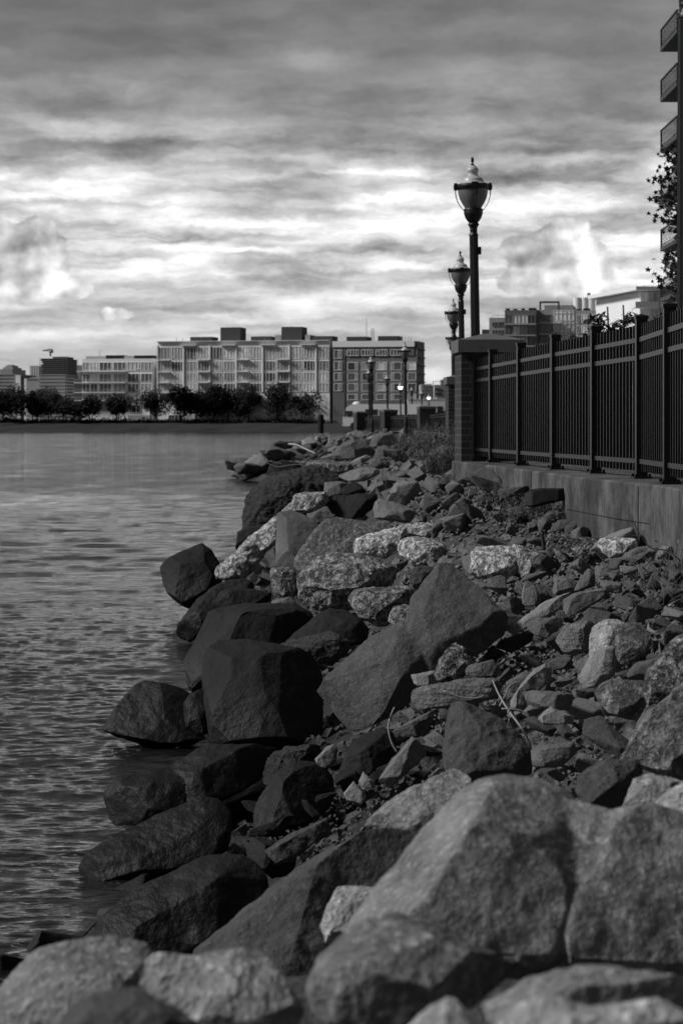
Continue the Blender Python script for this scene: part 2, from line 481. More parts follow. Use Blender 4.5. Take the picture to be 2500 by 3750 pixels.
# ------------------------------------------------------------------ water: real waves, finest near the camera
def water():
    m, nt, b = newmat('river_water')
    g = nt.nodes.new('ShaderNodeNewGeometry')
    mp = nt.nodes.new('ShaderNodeMapping'); mp.inputs['Scale'].default_value = (.5, 1.3, 1); nt.links.new(g.outputs['Position'], mp.inputs[0])
    h = nz(mp.outputs[0], 11.0, 4, .6, .3) * .6 + nz(mp.outputs[0], 4.0, 5, .6) * 1.3 + nz(mp.outputs[0], 1.1, 4, .6) * 2.2
    sx = nt.nodes.new('ShaderNodeSeparateXYZ'); nt.links.new(g.outputs['Position'], sx.inputs[0])
    X_, Y_ = E(sx.outputs[0]), E(sx.outputs[1])
    fm = nt.nodes.new('ShaderNodeMapping'); fm.inputs['Scale'].default_value = (2.2, 5.0, 1); fm.inputs['Rotation'].default_value = (0, 0, .5); nt.links.new(g.outputs['Position'], fm.inputs[0])
    fn = nz(fm.outputs[0], 3.2, 7, .66, .8)
    foam = sstep(fn, .56, .66) * sstep(E.m('ABSOLUTE', X_ + 1.32), .50, .05) * sstep(Y_, 13.5, 11.0) * .75
    setcol(nt, b, foam * .40 + .010)
    b.inputs['Roughness'].default_value = .09
    b.inputs['IOR'].default_value = 1.33
    pm = nt.nodes.new('ShaderNodeMapping'); pm.inputs['Scale'].default_value = (.55, .16, 1); nt.links.new(g.outputs['Position'], pm.inputs[0])
    pm2 = nt.nodes.new('ShaderNodeMapping'); pm2.inputs['Scale'].default_value = (.13, .022, 1); nt.links.new(g.outputs['Position'], pm2.inputs[0])
    patch = sstep(nz(pm.outputs[0], 1.0, 8, .74) * .5 + nz(pm2.outputs[0], 1.0, 9, .78) * .5, .40, .60, .05, 1.15, 'LINEAR')
    n = nt.nodes.new('ShaderNodeBump'); n.inputs['Distance'].default_value = .052
    nt.links.new(h.s, n.inputs['Height']); nt.links.new(patch.s, n.inputs['Strength']); nt.links.new(n.outputs[0], b.inputs['Normal'])
    Y = np.concatenate([1 / np.linspace(1 / 5.5, 1 / 75., 1500), np.geomspace(76, 800, 150)])
    Y = np.concatenate([[-30, -5, 1.5, 3.5], Y])
    T = np.concatenate([np.linspace(-3.0, -.22, 24), np.linspace(-.215, .02, 340), np.linspace(.03, 2.0, 20)])
    Yg = np.repeat(Y[:, None], len(T), 1); sc = np.maximum(np.abs(Yg), 5.5)
    Xg = T[None, :] * sc
    dYr = np.gradient(Y)[:, None] * np.ones_like(Xg)
    Z = np.zeros_like(Xg); r = np.random.RandomState(11)
    for k in range(90):
        lam = .11 * 1.033 ** k * r.uniform(.85, 1.15)
        th = R(90) + r.normal(0, .55) - .15                       # mostly running toward the shore
        kx, ky = math.cos(th) * 2 * math.pi / lam, math.sin(th) * 2 * math.pi / lam
        a = .0036 * lam ** .62 / (1 + (lam / .55) ** 2)
        att = np.clip((lam / (np.abs(dYr) * abs(math.sin(th)) + 1e-3) - 2.2) / 2, 0, 1) * np.clip((lam / (sc * .0007) - 2.2) / 2, 0, 1)
        ph = kx * Xg + ky * Yg + r.uniform(0, 6.28)
        wob = .9 * np.sin(.21 / lam * .6 * Xg + r.uniform(0, 6)) + .7 * np.sin(.5 / lam * Yg * .4 + r.uniform(0, 6))
        grp = .62 + .38 * np.sin(Xg * .9 / lam * r.uniform(.12, .3) + Yg * .8 / lam * r.uniform(.1, .3) + r.uniform(0, 6))
        s = np.sin(ph + wob)
        Z += a * att * grp * (s + .25 * np.cos(2 * (ph + wob)))
    for k in range(44):                                            # the open river is a little rougher
        lam = .50 * 1.030 ** k * r.uniform(.85, 1.15); th = R(90) + r.normal(0, .45) - .1
        kx, ky = math.cos(th) * 2 * math.pi / lam, math.sin(th) * 2 * math.pi / lam
        att = np.clip((lam / (np.abs(dYr) * abs(math.sin(th)) + 1e-3) - 2.0) / 1.5, 0, 1) * np.clip((Yg - 17) / 22, 0, 1)
        grp = .55 + .45 * np.sin(Xg * .7 / lam * r.uniform(.12, .3) + Yg * .6 / lam * r.uniform(.1, .3) + r.uniform(0, 6))
        ph = kx * Xg + ky * Yg + r.uniform(0, 6.28) + .9 * np.sin(.2 / lam * Xg + r.uniform(0, 6))
        Z += .0042 * lam * att * grp * np.sin(ph)
    o = grid_mesh('river_water', np.stack([Xg, Yg, Z], -1), m)
water()

# ------------------------------------------------------------------ rocks
CR = {'S': (0, 0, 1), 'C1': (500, 1550, .7653), 'C2': (1300, 1650, .7653), 'C3': (300, 2250, .7653), 'C4': (1300, 2250, .7653),
      'C5': (0, 2950, .7653), 'C6': (1100, 2750, .8929), 'C8': (850, 1550, .574), 'C9': (1900, 1750, .38265)}
TEX = {}
def tex(kind, size):
    k = (kind, size)
    if k not in TEX:
        t = bpy.data.textures.new('%s_%g' % (kind, size), kind)
        if kind == 'CLOUDS': t.noise_scale = size; t.noise_depth = 4
        if kind == 'VORONOI': t.noise_scale = size; t.distance_metric = 'DISTANCE'
        if kind == 'MUSGRAVE': t.noise_scale = size
        TEX[k] = t
    return TEX[k]
PENDING = []
def finish(o, vox, smooth, disps, cuts=0, seed=0, depth=.10):
    md = o.modifiers.new('r', 'REMESH'); md.mode = 'VOXEL'; md.voxel_size = vox; md.use_smooth_shade = True
    if smooth:
        s = o.modifiers.new('s', 'SMOOTH'); s.factor = .5; s.iterations = smooth
    PENDING.append((o, disps, cuts, seed, depth))
def _bake(objs):
    dg = bpy.context.evaluated_depsgraph_get(); dg.update()
    res = [(o, bpy.data.meshes.new_from_object(o.evaluated_get(dg))) for o in objs]
    for o, me in res:
        old = o.data; o.modifiers.clear(); o.data = me
        bpy.data.meshes.remove(old); me.name = o.name
        me.polygons.foreach_set('use_smooth', [True] * len(me.polygons))
def convert():
    """remesh, split flat fracture faces off, then roughen"""
    objs = [p[0] for p in PENDING]; _bake(objs)
    for o, disps, cuts, seed, depth in PENDING:
        me = o.data; n = len(me.vertices); co = np.empty(n * 3, np.float32); me.vertices.foreach_get('co', co); co = co.reshape(-1, 3)
        r = np.random.RandomState(seed + 17)
        c = co.mean(0)
        for k in range(cuts):
            v = np.array([r.normal(0, .6), -r.uniform(.6, 1.2), r.normal(.35, .5)]); v /= np.linalg.norm(v)
            pr = (co - c) @ v; hi, ext = pr.max(), pr.max() - pr.min()
            d = hi - ext * r.uniform(.3, 1.0) * depth
            s = np.maximum(pr - d, 0); co -= (v[None, :] * (s * .92)[:, None]).astype(np.float32)
        if cuts: me.vertices.foreach_set('co', co.reshape(-1)); me.update()
        for kind, size, st in disps:
            d = o.modifiers.new('d', 'DISPLACE'); d.texture = tex(kind, size); d.texture_coords = 'GLOBAL'; d.strength = st; d.mid_level = .5
    _bake(objs)
    PENDING.clear()

def hulls_mesh(name, sets):
    bm = bmesh.new()
    for pts in sets:
        vs = [bm.verts.new(p) for p in pts]
        r = bmesh.ops.convex_hull(bm, input=vs)
        bmesh.ops.delete(bm, geom=list({g for g in r['geom_interior'] + r['geom_unused'] if isinstance(g, bmesh.types.BMVert)}), context='VERTS')
    bmesh.ops.recalc_face_normals(bm, faces=bm.faces)
    me = bpy.data.meshes.new(name); bm.to_mesh(me); bm.free()
    return me

ROCKN = 0
def rock(name, label, crop, mat, polys, Y=None, t=.8, lip=.22, N=46, smooth=5, rough=1.0, ridge=None, group=None, cat='rock', dyb=0.0, frontk=.38, seed=0):
    """a boulder whose profile is read from the photograph; it stands on the bank with its own depth"""
    global ROCKN
    ROCKN += 1
    rng = random.Random(ROCKN * 7 + seed)
    ox, oy, s = CR[crop]
    polys = [[(ox + x * s, oy + y * s) for x, y in p] for p in polys]
    allp = [q for p in polys for q in p]
    xmin, xmax = min(q[0] for q in allp), max(q[0] for q in allp); ymin, ymax = min(q[1] for q in allp), max(q[1] for q in allp)
    if Y is None: Y = hit((xmin + xmax) / 2, ymax + dyb)
    Wm, Hm = (xmax - xmin) * Y / F, (ymax - ymin) * Y / F
    sets = []
    for pi, p in enumerate(polys):
        x0, x1 = min(q[0] for q in p), max(q[0] for q in p); y0, y1 = min(q[1] for q in p), max(q[1] for q in p)
        W1, H1 = (x1 - x0) * Y / F, (y1 - y0) * Y / F
        T = t * min(W1, H1 * 1.6)
        cx, cy = sum(q[0] for q in p) / len(p), sum(q[1] for q in p) / len(p)
        pts = []
        rel = lambda y: (ymax - y) * Y / F            # metres above the base
        tl = .55
        for x, y in p: pts.append(px(x, y, Y + tl * rel(y) + T * .12))
        rd = ridge[pi] if ridge and ridge[pi] else None
        if rd:
            for x, y, df in rd:
                x, y = ox + x * s, oy + y * s
                pts.append(px(x, y, Y + tl * rel(y) - df * T))
        else:
            def span(xx):
                ys_ = []
                for i in range(len(p)):
                    (ax, ay), (bx, by) = p[i], p[(i + 1) % len(p)]
                    if (ax - xx) * (bx - xx) <= 0 and ax != bx: ys_.append(ay + (by - ay) * (xx - ax) / (bx - ax))
                return (min(ys_), max(ys_)) if ys_ else (cy, cy)
            for fr in (.2, .5, .8):
                xx = x0 + (x1 - x0) * (fr + rng.uniform(-.08, .08)); a, b = span(xx)
                yy = a + (b - a) * (lip + rng.uniform(-.06, .10))
                k = 1.0 if fr == .5 else .72
                pts.append(px(xx, yy, Y + tl * rel(yy) - frontk * k * T * rng.uniform(.8, 1.2)))
                yy = b - (b - a) * .10
                pts.append(px(xx, yy, Y + tl * rel(yy) - frontk * .8 * k * T * rng.uniform(.7, 1.1)))
        for x, y in p[::2]:
            xx, yy = cx + (x - cx) * .7, cy + (y - cy) * .7
            pts.append(px(xx, yy, Y + tl * rel(yy) + T * .9))
        sets.append(pts)
    base = px((xmin + xmax) / 2, ymax, Y)
    me = hulls_mesh(name, [[q - base for q in pts] for pts in sets])
    me.materials.append(M[mat])
    o = link(name, me); o.location = base
    tag(o, label, cat, group)
    D = (Wm * Hm) ** .5
    big = {'pale': .05, 'pitted': .05, 'darkrough': .06}.get(mat, .035) * rough
    ds = [('CLOUDS', round(D * .6, 1) or .1, D * big * 2.4), ('CLOUDS', round(D * .16, 2) or .05, D * big * .9)]
    if mat.startswith('granite'): ds.insert(1, ('CLOUDS', round(D * .3, 2) or .1, D * big * 1.2))
    if mat in ('pale', 'pitted', 'speck', 'darkrough', 'layer'): ds.append(('CLOUDS', round(D * .05, 3) or .02, D * big * .55))
    cuts = {'pale': 2, 'pitted': 3, 'timber': 0, 'granite': 6, 'granitel': 6, 'granited': 6, 'slate': 5, 'slatel': 5}.get(mat, 7)
    finish(o, max(Wm, Hm) / (N * 1.45), min(smooth, 2) if mat not in ('pale', 'pitted') else 2, ds, cuts, ROCKN, .13)
    return o

# --- foreground stones on the pile the photographer stands on
rock('boulder', 'huge blurred speckled granite boulder with a rounded hump, largest stone in the foreground', 'C6', 'granite',
     [[(150, 740), (340, 570), (480, 470), (540, 370), (590, 270), (650, 150), (710, 100), (780, 80), (870, 75), (950, 90), (1050, 130), (1130, 172), (1210, 290), (1250, 600), (1200, 860), (900, 960), (500, 800)],
      [(1130, 300), (1215, 250), (1310, 250), (1380, 208), (1480, 207), (1568, 230), (1680, 260), (1680, 980), (1250, 980), (1120, 700)],
      [(1000, 190), (1130, 180), (1215, 256), (1330, 256), (1420, 330), (1420, 900), (1050, 940), (940, 500)]],
     Y=3.7, t=.75, N=90, smooth=3, rough=.75,
     ridge=[[(790, 140, .10), (700, 330, .42), (600, 600, .74), (540, 790, .85), (1010, 330, .18), (1020, 680, .40), (900, 880, .62)],
            [(1400, 330, .3), (1520, 420, .35), (1380, 640, .48), (1560, 800, .6), (1250, 880, .62)], [(1100, 330, .12), (1260, 350, .12), (1080, 640, .5), (1280, 660, .5), (1120, 880, .8), (1330, 860, .8)]])
rock('boulder', 'blurred foreground boulder with pale flat top and dark shaded front, left of the bottom centre', 'C6', 'granite',
     [[(30, 900), (60, 850), (120, 815), (180, 745), (260, 690), (400, 650), (560, 700), (620, 740), (720, 790), (830, 830), (930, 905), (860, 970), (720, 1060), (480, 1130), (250, 1180), (60, 1120), (15, 980)]],
     Y=2.75, t=.7, N=80, smooth=3, rough=.75, ridge=[[(60, 930, .35), (250, 925, .5), (500, 930, .5), (600, 800, .3), (690, 850, .25), (300, 1100, .5), (560, 1050, .45)]])
rock('boulder', 'blurred long low foreground boulder along the bottom right edge, behind a paler one', 'C6', 'granite',
     [[(740, 1040), (800, 1000), (920, 930), (1060, 910), (1200, 880), (1400, 910), (1568, 920), (1680, 930), (1680, 1150), (900, 1180), (760, 1120)]], Y=2.55, t=.8, N=70, smooth=3, rough=.75)
rock('boulder', 'pale blurred foreground boulder cut off by the bottom right corner', 'C6', 'granitel',
     [[(790, 1140), (880, 1040), (950, 1000), (1060, 1010), (1180, 1050), (1250, 1300), (780, 1300)], [(1100, 1060), (1350, 1030), (1470, 1010), (1560, 1080), (1680, 1120), (1680, 1300), (1100, 1300)]], Y=2.15, t=.6, N=70, smooth=3, rough=.75)
rock('boulder', 'small blurred rounded stone at the bottom edge of the foreground', 'C6', 'granitel',
     [[(430, 1130), (520, 1050), (600, 1010), (640, 1020), (690, 1080), (740, 1150), (740, 1280), (430, 1280)]], Y=2.2, N=50, smooth=3)
rock('boulder', 'blurred rough granite boulder in the bottom left corner beside the water', 'C5', 'granite',
     [[(-90, 960), (0, 855), (80, 760), (110, 720), (200, 690), (300, 650), (430, 636), (530, 650), (620, 638), (700, 668), (745, 705), (740, 1150), (-90, 1150)]],
     Y=3.3, t=.6, N=80, smooth=4, rough=1.0, ridge=[[(100, 860, .2), (400, 780, .3), (640, 800, .3), (60, 1050, .5), (400, 1050, .5)]])
rock('boulder', 'smooth pale blurred boulder with saddle shaped top near the bottom left', 'C5', 'granitel',
     [[(660, 860), (668, 790), (690, 730), (730, 700), (830, 700), (960, 712), (1010, 730), (1010, 1150), (800, 1000), (690, 930)],
      [(900, 712), (1000, 708), (1080, 688), (1170, 668), (1230, 670), (1290, 720), (1330, 800), (1400, 900), (1470, 985), (1400, 1150), (900, 1180)]], Y=2.85, t=.5, N=80, smooth=3, rough=.75,
     ridge=[[(720, 800, .15), (850, 860, .25), (950, 900, .3)], [(1200, 760, .2), (1330, 900, .3), (1000, 1000, .35), (1180, 985, .35)]])
rock('boulder', 'dark blurred wedge of rock at the bottom edge in front of the smooth pale boulder', 'C5', 'granited',
     [[(240, 1060), (330, 970), (430, 890), (560, 868), (660, 872), (730, 920), (800, 980), (960, 1050), (960, 1250), (240, 1250)]], Y=2.4, N=60, smooth=3)
rock('boulder', 'small pale speckled stone squeezed between the huge hump boulder and a dark slab', 'C6', 'granitel',
     [[(80, 720), (110, 630), (150, 555), (200, 548), (340, 565), (300, 680), (190, 760), (130, 800), (100, 790)]], Y=4.9, N=46)
rock('boulder', 'long dark wedge of granite with a sunlit top rim, behind the foreground boulders', 'S', 'granited',
     [[(690, 3560), (712, 3478), (811, 3401), (903, 3317), (980, 3264), (1002, 3229), (1071, 3187), (1148, 3134), (1200, 3107), (1296, 3047), (1412, 3031), (1600, 3029), (1640, 3200), (1421, 3400), (1250, 3660), (1050, 3760), (720, 3700)]],
     Y=5.6, t=.6, N=110, smooth=3, rough=.75, ridge=[[(1020, 3250, .02), (1200, 3135, .04), (1420, 3062, .06), (860, 3420, .03), (1100, 3600, .22), (1380, 3300, .22), (800, 3650, .12)]])
rock('boulder', 'wedge shaped granite stone with a bright sunlit upper edge behind the huge hump boulder', 'C6', 'granite',
     [[(225, 335), (330, 268), (345, 210), (440, 185), (540, 110), (620, 55), (655, 57), (705, 105), (690, 260), (560, 400), (350, 380)]], Y=6.4, t=.6, N=60, smooth=3, ridge=[[(350, 225, .02), (450, 212, .1), (590, 140, .12), (640, 180, .22), (480, 310, .28), (350, 325, .15)]])
rock('boulder', 'dark angular boulder with a pale rim at the right, behind the huge hump boulder', 'C4', 'granited',
     [[(1045, 840), (1060, 770), (1120, 730), (1200, 690), (1290, 690), (1350, 700), (1385, 750), (1330, 800), (1290, 880), (1250, 960), (1100, 960)]], Y=5.9, t=.8, ridge=[[(1070, 790, .1), (1200, 735, .25), (1330, 755, .2), (1150, 900, .4), (1260, 880, .35)]])
rock('boulder', 'grey stone with a split edge at the right beside the dark angular boulder', 'C4', 'granite',
     [[(1270, 940), (1330, 790), (1400, 760), (1500, 790), (1580, 800), (1500, 930), (1400, 990)]], Y=5.4)
rock('boulder', 'bright pale stone cut off by the right edge above the huge hump boulder', 'C4', 'granitel',
     [[(1420, 900), (1500, 840), (1568, 800), (1660, 760), (1680, 960), (1500, 980)]], Y=4.7)
rock('boulder', 'large streaked grey boulder rising at the right edge of the photo', 'C4', 'speck',
     [[(1262, 700), (1300, 640), (1360, 560), (1400, 470), (1480, 390), (1568, 310), (1660, 270), (1680, 840), (1520, 800), (1430, 740), (1340, 715)]], Y=7.0, t=.7, N=70, rough=1.1, lip=.12)
rock('boulder', 'bright sparkling slab of stone at the right edge above the large streaked boulder', 'C4', 'pitted',
     [[(1390, 265), (1430, 220), (1500, 140), (1568, 88), (1660, 50), (1680, 330), (1480, 420), (1400, 430), (1375, 340)]], Y=8.4, N=60, rough=1.0)
rock('boulder', 'rounded grey granite stone leaning on the bright slab at the right', 'C4', 'speck',
     [[(1132, 370), (1180, 330), (1230, 305), (1300, 320), (1370, 315), (1420, 330), (1410, 410), (1365, 460), (1350, 515), (1290, 505), (1220, 480), (1150, 415)]], Y=8.8, rough=.75)
# --- middle right
rock('boulder', 'dark steep boulder with pale lichen patches and a lit left face, right of centre', 'C4', 'granited',
     [[(412, 700), (430, 560), (440, 450), (470, 415), (505, 420), (560, 435), (620, 460), (700, 500), (780, 560), (840, 620), (862, 665), (840, 760), (700, 800), (560, 800), (430, 760)]], Y=8.6, t=.6, N=64, smooth=3,
     ridge=[[(478, 575, .30), (520, 720, .40), (470, 440, .05), (560, 490, .12), (700, 560, .10), (820, 650, .1), (640, 740, .32), (480, 760, .3)]])
rock('boulder', 'flat layered slab of rock with fine horizontal bands, right of the big grey slab', 'C4', 'layer',
     [[(250, 385), (270, 350), (400, 330), (560, 303), (690, 308), (705, 340), (690, 400), (510, 440), (420, 435), (330, 455), (280, 455), (252, 415)]], Y=10.6, N=60, smooth=2)
rock('boulder', 'knobbly lump of concrete aggregate standing on the layered slab', 'C4', 'pitted',
     [[(368, 280), (400, 210), (450, 150), (485, 138), (530, 165), (580, 212), (570, 250), (520, 300), (450, 320), (385, 315)]], Y=10.9, rough=1.5)
rock('boulder', 'narrow grey stone poking out under the knobbly aggregate lump', 'C4', 'slatel', [[(265, 290), (330, 280), (390, 265), (420, 330), (300, 345), (280, 330)]], Y=11.2)
rock('boulder', 'pale smooth rounded stone, left half of a bright pair near the right edge', 'C4', 'granitel',
     [[(1115, 190), (1116, 90), (1140, 55), (1190, 25), (1250, 18), (1292, 40), (1275, 120), (1230, 180), (1180, 230), (1130, 230)]], Y=10.5, lip=.3)
rock('boulder', 'pale grey knuckle shaped stone, right half of a bright pair near the right edge', 'C4', 'speck',
     [[(1240, 60), (1300, 33), (1360, 35), (1400, 70), (1418, 115), (1392, 190), (1340, 235), (1270, 245), (1238, 205)]], Y=10.4, rough=.8)
rock('boulder', 'upright dark grey stone with a lit left face below the bright pair', 'C4', 'slatel',
     [[(1062, 310), (1130, 180), (1190, 155), (1235, 150), (1250, 210), (1240, 290), (1160, 350), (1085, 355)]], Y=10.0, smooth=2, ridge=[[(1160, 190, .15), (1145, 330, .3), (1110, 330, .2), (1210, 300, .2)]])
rock('boulder', 'banded stone with wavy stripes left of the bright pair of stones', 'C4', 'layer',
     [[(958, 125), (1000, 50), (1080, 30), (1150, 33), (1125, 95), (1125, 170), (1050, 200), (1000, 190)]], Y=11.0, smooth=3)
rock('boulder', 'sloping stone with a pale left edge in the middle of the rubble', 'C4', 'slatel',
     [[(740, 410), (790, 330), (860, 258), (910, 228), (942, 250), (935, 310), (870, 345), (815, 400), (800, 460), (740, 450)]], Y=10.0, smooth=2)
rock('boulder', 'long flat slate block lying level in the middle of the rubble', 'C4', 'slate',
     [[(803, 372), (850, 362), (930, 363), (1052, 385), (1042, 430), (1022, 458), (900, 455), (815, 435)]], Y=9.7, smooth=1, lip=.15)
rock('boulder', 'wide slate block with a chipped lower edge below the rubble middle', 'C4', 'slate',
     [[(836, 650), (870, 628), (960, 618), (1050, 605), (1062, 660), (1000, 720), (960, 735), (850, 735)]], Y=8.5, smooth=1)
rock('boulder', 'slate block with a pale triangular left face in the rubble', 'C4', 'slatel',
     [[(872, 500), (905, 460), (932, 436), (1050, 490), (1040, 525), (900, 530)]], Y=9.3, smooth=1)
rock('boulder', 'square ended slate block lying beside the knobbly aggregate lump', 'C4', 'slate',
     [[(523, 270), (540, 243), (660, 216), (692, 250), (682, 295), (620, 305), (530, 292)]], Y=10.8, smooth=1)
rock('boulder', 'tilted slate slab sloping down to the left with a straight lower edge', 'C4', 'slate',
     [[(103, 805), (180, 690), (270, 585), (305, 600), (345, 665), (250, 745), (165, 835)]], Y=9.6, smooth=1)
rock('boulder', 'dark smooth slab beside the dry curved twig near the centre', 'C4', 'slate',
     [[(165, 570), (260, 510), (360, 460), (375, 490), (350, 560), (300, 590), (200, 585)]], Y=11.0, smooth=1)
# --- big grey slab and the boulders by the water
rock('boulder', 'largest smooth grey slab in the middle, a hump with a long toe sloping down left', 'S', 'grey',
     [[(1507, 2480), (1440, 2420), (1470, 2320), (1491, 2262), (1510, 2178), (1537, 2117), (1591, 2060), (1640, 2045), (1698, 2086), (1750, 2150), (1800, 2195), (1866, 2262), (1850, 2330), (1713, 2400), (1560, 2520)],
      [(1491, 2262), (1356, 2334), (1290, 2403), (1203, 2457), (1126, 2541), (1149, 2594), (1257, 2709), (1318, 2705), (1495, 2580), (1600, 2440), (1620, 2300)]],
     Y=12.0, t=.55, N=100, smooth=4, rough=.7, dyb=0,
     ridge=[[(1530, 2230, .06), (1640, 2120, .12), (1600, 2330, .20), (1760, 2260, .12)], [(1180, 2560, .10), (1260, 2500, .16), (1430, 2370, .14), (1300, 2640, .22), (1470, 2480, .20)]])
rock('boulder', 'big smooth dark boulder with a flat rounded top, standing over the water', 'C3', 'dark',
     [[(583, 200), (600, 160), (640, 115), (690, 108), (760, 112), (820, 120), (880, 140), (960, 150), (1040, 158), (1110, 180), (1150, 230), (1180, 290), (1165, 400), (1150, 500), (1150, 600), (1080, 640), (900, 650), (620, 640), (600, 560), (585, 450), (573, 290)]],
     Y=13.6, t=.7, N=70, smooth=5, rough=.6, ridge=[[(690, 165, .12), (860, 190, .2), (1050, 210, .15), (610, 330, .1), (720, 560, .3), (1000, 560, .34), (640, 600, .2)]])
rock('boulder', 'dark pyramid shaped boulder standing in the water at the left', 'C3', 'dark',
     [[(90, 552), (150, 505), (190, 460), (205, 400), (215, 375), (250, 340), (300, 320), (380, 325), (440, 333), (490, 348), (525, 375), (560, 470), (600, 600), (500, 640), (350, 630), (250, 615), (160, 585)]],
     Y=15.0, t=.8, N=64, smooth=4, ridge=[[(300, 420, .2), (420, 420, .22), (250, 560, .3), (430, 590, .4), (160, 560, .1)]])
rock('boulder', 'small dark boulder wedged between the pyramid boulder and the flat topped one', 'C3', 'dark',
     [[(483, 425), (510, 385), (580, 345), (610, 450), (620, 570), (560, 580), (500, 540), (480, 470)]], Y=14.6)
rock('boulder', 'dark leaning boulder at the waterline below the chunky isolated boulder', 'C1', 'dark',
     [[(178, 1015), (200, 960), (250, 900), (300, 830), (360, 790), (420, 758), (500, 745), (560, 760), (560, 830), (420, 880), (330, 920), (300, 1000), (250, 1050), (190, 1040)]], Y=22.0, N=56)
rock('boulder', 'low dark stone with a pale ridge below the long pale leaning beam', 'C1', 'dark',
     [[(370, 860), (400, 800), (450, 785), (560, 790), (650, 810), (660, 850), (560, 880), (400, 890)]], Y=21.0)
rock('boulder', 'long dark sloping slab above the flat topped boulder', 'S', 'dark',
     [[(666, 2426), (713, 2345), (737, 2285), (762, 2240), (810, 2222), (900, 2205), (1000, 2205), (1080, 2208), (1135, 2235), (1150, 2262), (1060, 2360), (900, 2400), (760, 2560), (700, 2545), (679, 2510)]], Y=17.0, t=.5, N=80, smooth=3, rough=.8)
rock('boulder', 'thin pale flat slab lying on the dark sloping rocks', 'C1', 'slate', [[(615, 895), (650, 850), (740, 828), (765, 850), (762, 895)]], Y=18.5, smooth=2)
rock('boulder', 'dark hump of rock left of the largest grey slab', 'C1', 'dark',
     [[(690, 1050), (830, 980), (880, 910), (930, 885), (1000, 890), (1080, 930), (1115, 985), (1100, 1060), (900, 1090), (760, 1090)]], Y=16.0)
rock('boulder', 'narrow dark rock with a lit crest just above the flat topped boulder', 'C3', 'darkrough',
     [[(920, 150), (1060, 108), (1170, 86), (1235, 93), (1295, 132), (1260, 200), (1200, 250), (1100, 230)]], Y=15.0)
rock('boulder', 'long low wet black rock lying in the water at the left', 'C3', 'dark',
     [[(78, 855), (120, 818), (200, 770), (300, 740), (400, 725), (560, 720), (620, 860), (500, 960), (380, 1010), (115, 1015), (105, 940)],
      [(400, 740), (510, 670), (545, 640), (620, 625), (800, 625), (1010, 615), (1010, 700), (890, 740), (850, 800), (700, 880), (500, 980)]], Y=11.7, t=.5, N=90, smooth=4, rough=.7)
rock('boulder', 'big slanted black slab with a frayed seaweed fringe at its foot', 'C5', 'dark',
     [[(340, 305), (400, 240), (450, 210), (520, 150), (600, 110), (750, 45), (850, 0), (960, -55), (1050, -35), (1105, 20), (1112, 70), (1095, 150), (1090, 215), (900, 320), (790, 350), (690, 400), (610, 440), (520, 450), (400, 425), (368, 355)]],
     Y=10.6, t=.5, N=90, smooth=3, rough=.8, ridge=[[(430, 280, .06), (600, 230, .12), (800, 230, .2), (1000, 100, .16), (1070, 190, .25), (480, 400, .16), (620, 400, .2)]])
rock('boulder', 'broad wet black rock sheet sloping into the foam, behind the smooth pale boulder', 'C5', 'dark',
     [[(320, 650), (420, 560), (520, 500), (610, 440), (680, 380), (800, 335), (880, 300), (920, 270), (1000, 240), (1080, 225), (1170, 235), (1230, 260), (1300, 350), (1300, 520), (1100, 760), (800, 800), (500, 760), (360, 720)]],
     Y=8.6, t=.45, N=90, smooth=4, rough=.9, lip=.25)
rock('boulder', 'rounded dark boulder above the slanted black slab', 'C3', 'dark',
     [[(805, 970), (815, 920), (850, 850), (900, 780), (960, 720), (1020, 693), (1080, 700), (1150, 718), (1205, 780), (1215, 865), (1190, 930), (1080, 1000), (980, 1060), (830, 1060)]], Y=10.6, N=60)
rock('boulder', 'rough gravelly dark rock strip below the flat topped boulder', 'C3', 'darkrough',
     [[(845, 790), (890, 690), (905, 668), (1000, 640), (1090, 613), (1150, 618), (1150, 670), (1030, 720), (960, 760), (880, 820)]], Y=11.4, rough=1.3)
rock('boulder', 'dark rounded boulder with a faint lit top, below the toe of the largest slab', 'C3', 'dark',
     [[(1226, 740), (1260, 670), (1285, 610), (1340, 580), (1440, 543), (1485, 560), (1510, 620), (1490, 700), (1400, 760), (1330, 810), (1250, 860), (1232, 810)]], Y=10.5)
rock('boulder', 'small wedge with a bright sunlit top among the dark boulders', 'C3', 'slatel',
     [[(1112, 692), (1170, 630), (1213, 618), (1222, 650), (1215, 710), (1170, 745), (1130, 730)]], Y=10.8, smooth=2)
rock('boulder', 'small square stone catching light in the dark hollow', 'C3', 'slatel', [[(1318, 805), (1345, 750), (1402, 800), (1395, 830), (1340, 840)]], Y=9.7, smooth=1)
rock('boulder', 'kite shaped stone just below the small square stone in the hollow', 'C3', 'slatel', [[(1248, 855), (1300, 793), (1362, 870), (1335, 910), (1268, 895)]], Y=9.4, smooth=1)
rock('boulder', 'dark stone in the deep shade above the wet rock sheet', 'C5', 'dark', [[(1165, 190), (1230, 150), (1320, 170), (1420, 250), (1400, 330), (1300, 350), (1180, 260)]], Y=8.9)
rock('boulder', 'long dark leaning stone in shade left of the sunlit wedge stone', 'C5', 'granited', [[(1260, 220), (1400, 130), (1500, 90), (1568, 60), (1580, 130), (1440, 230), (1330, 290)]], Y=8.2, smooth=2)
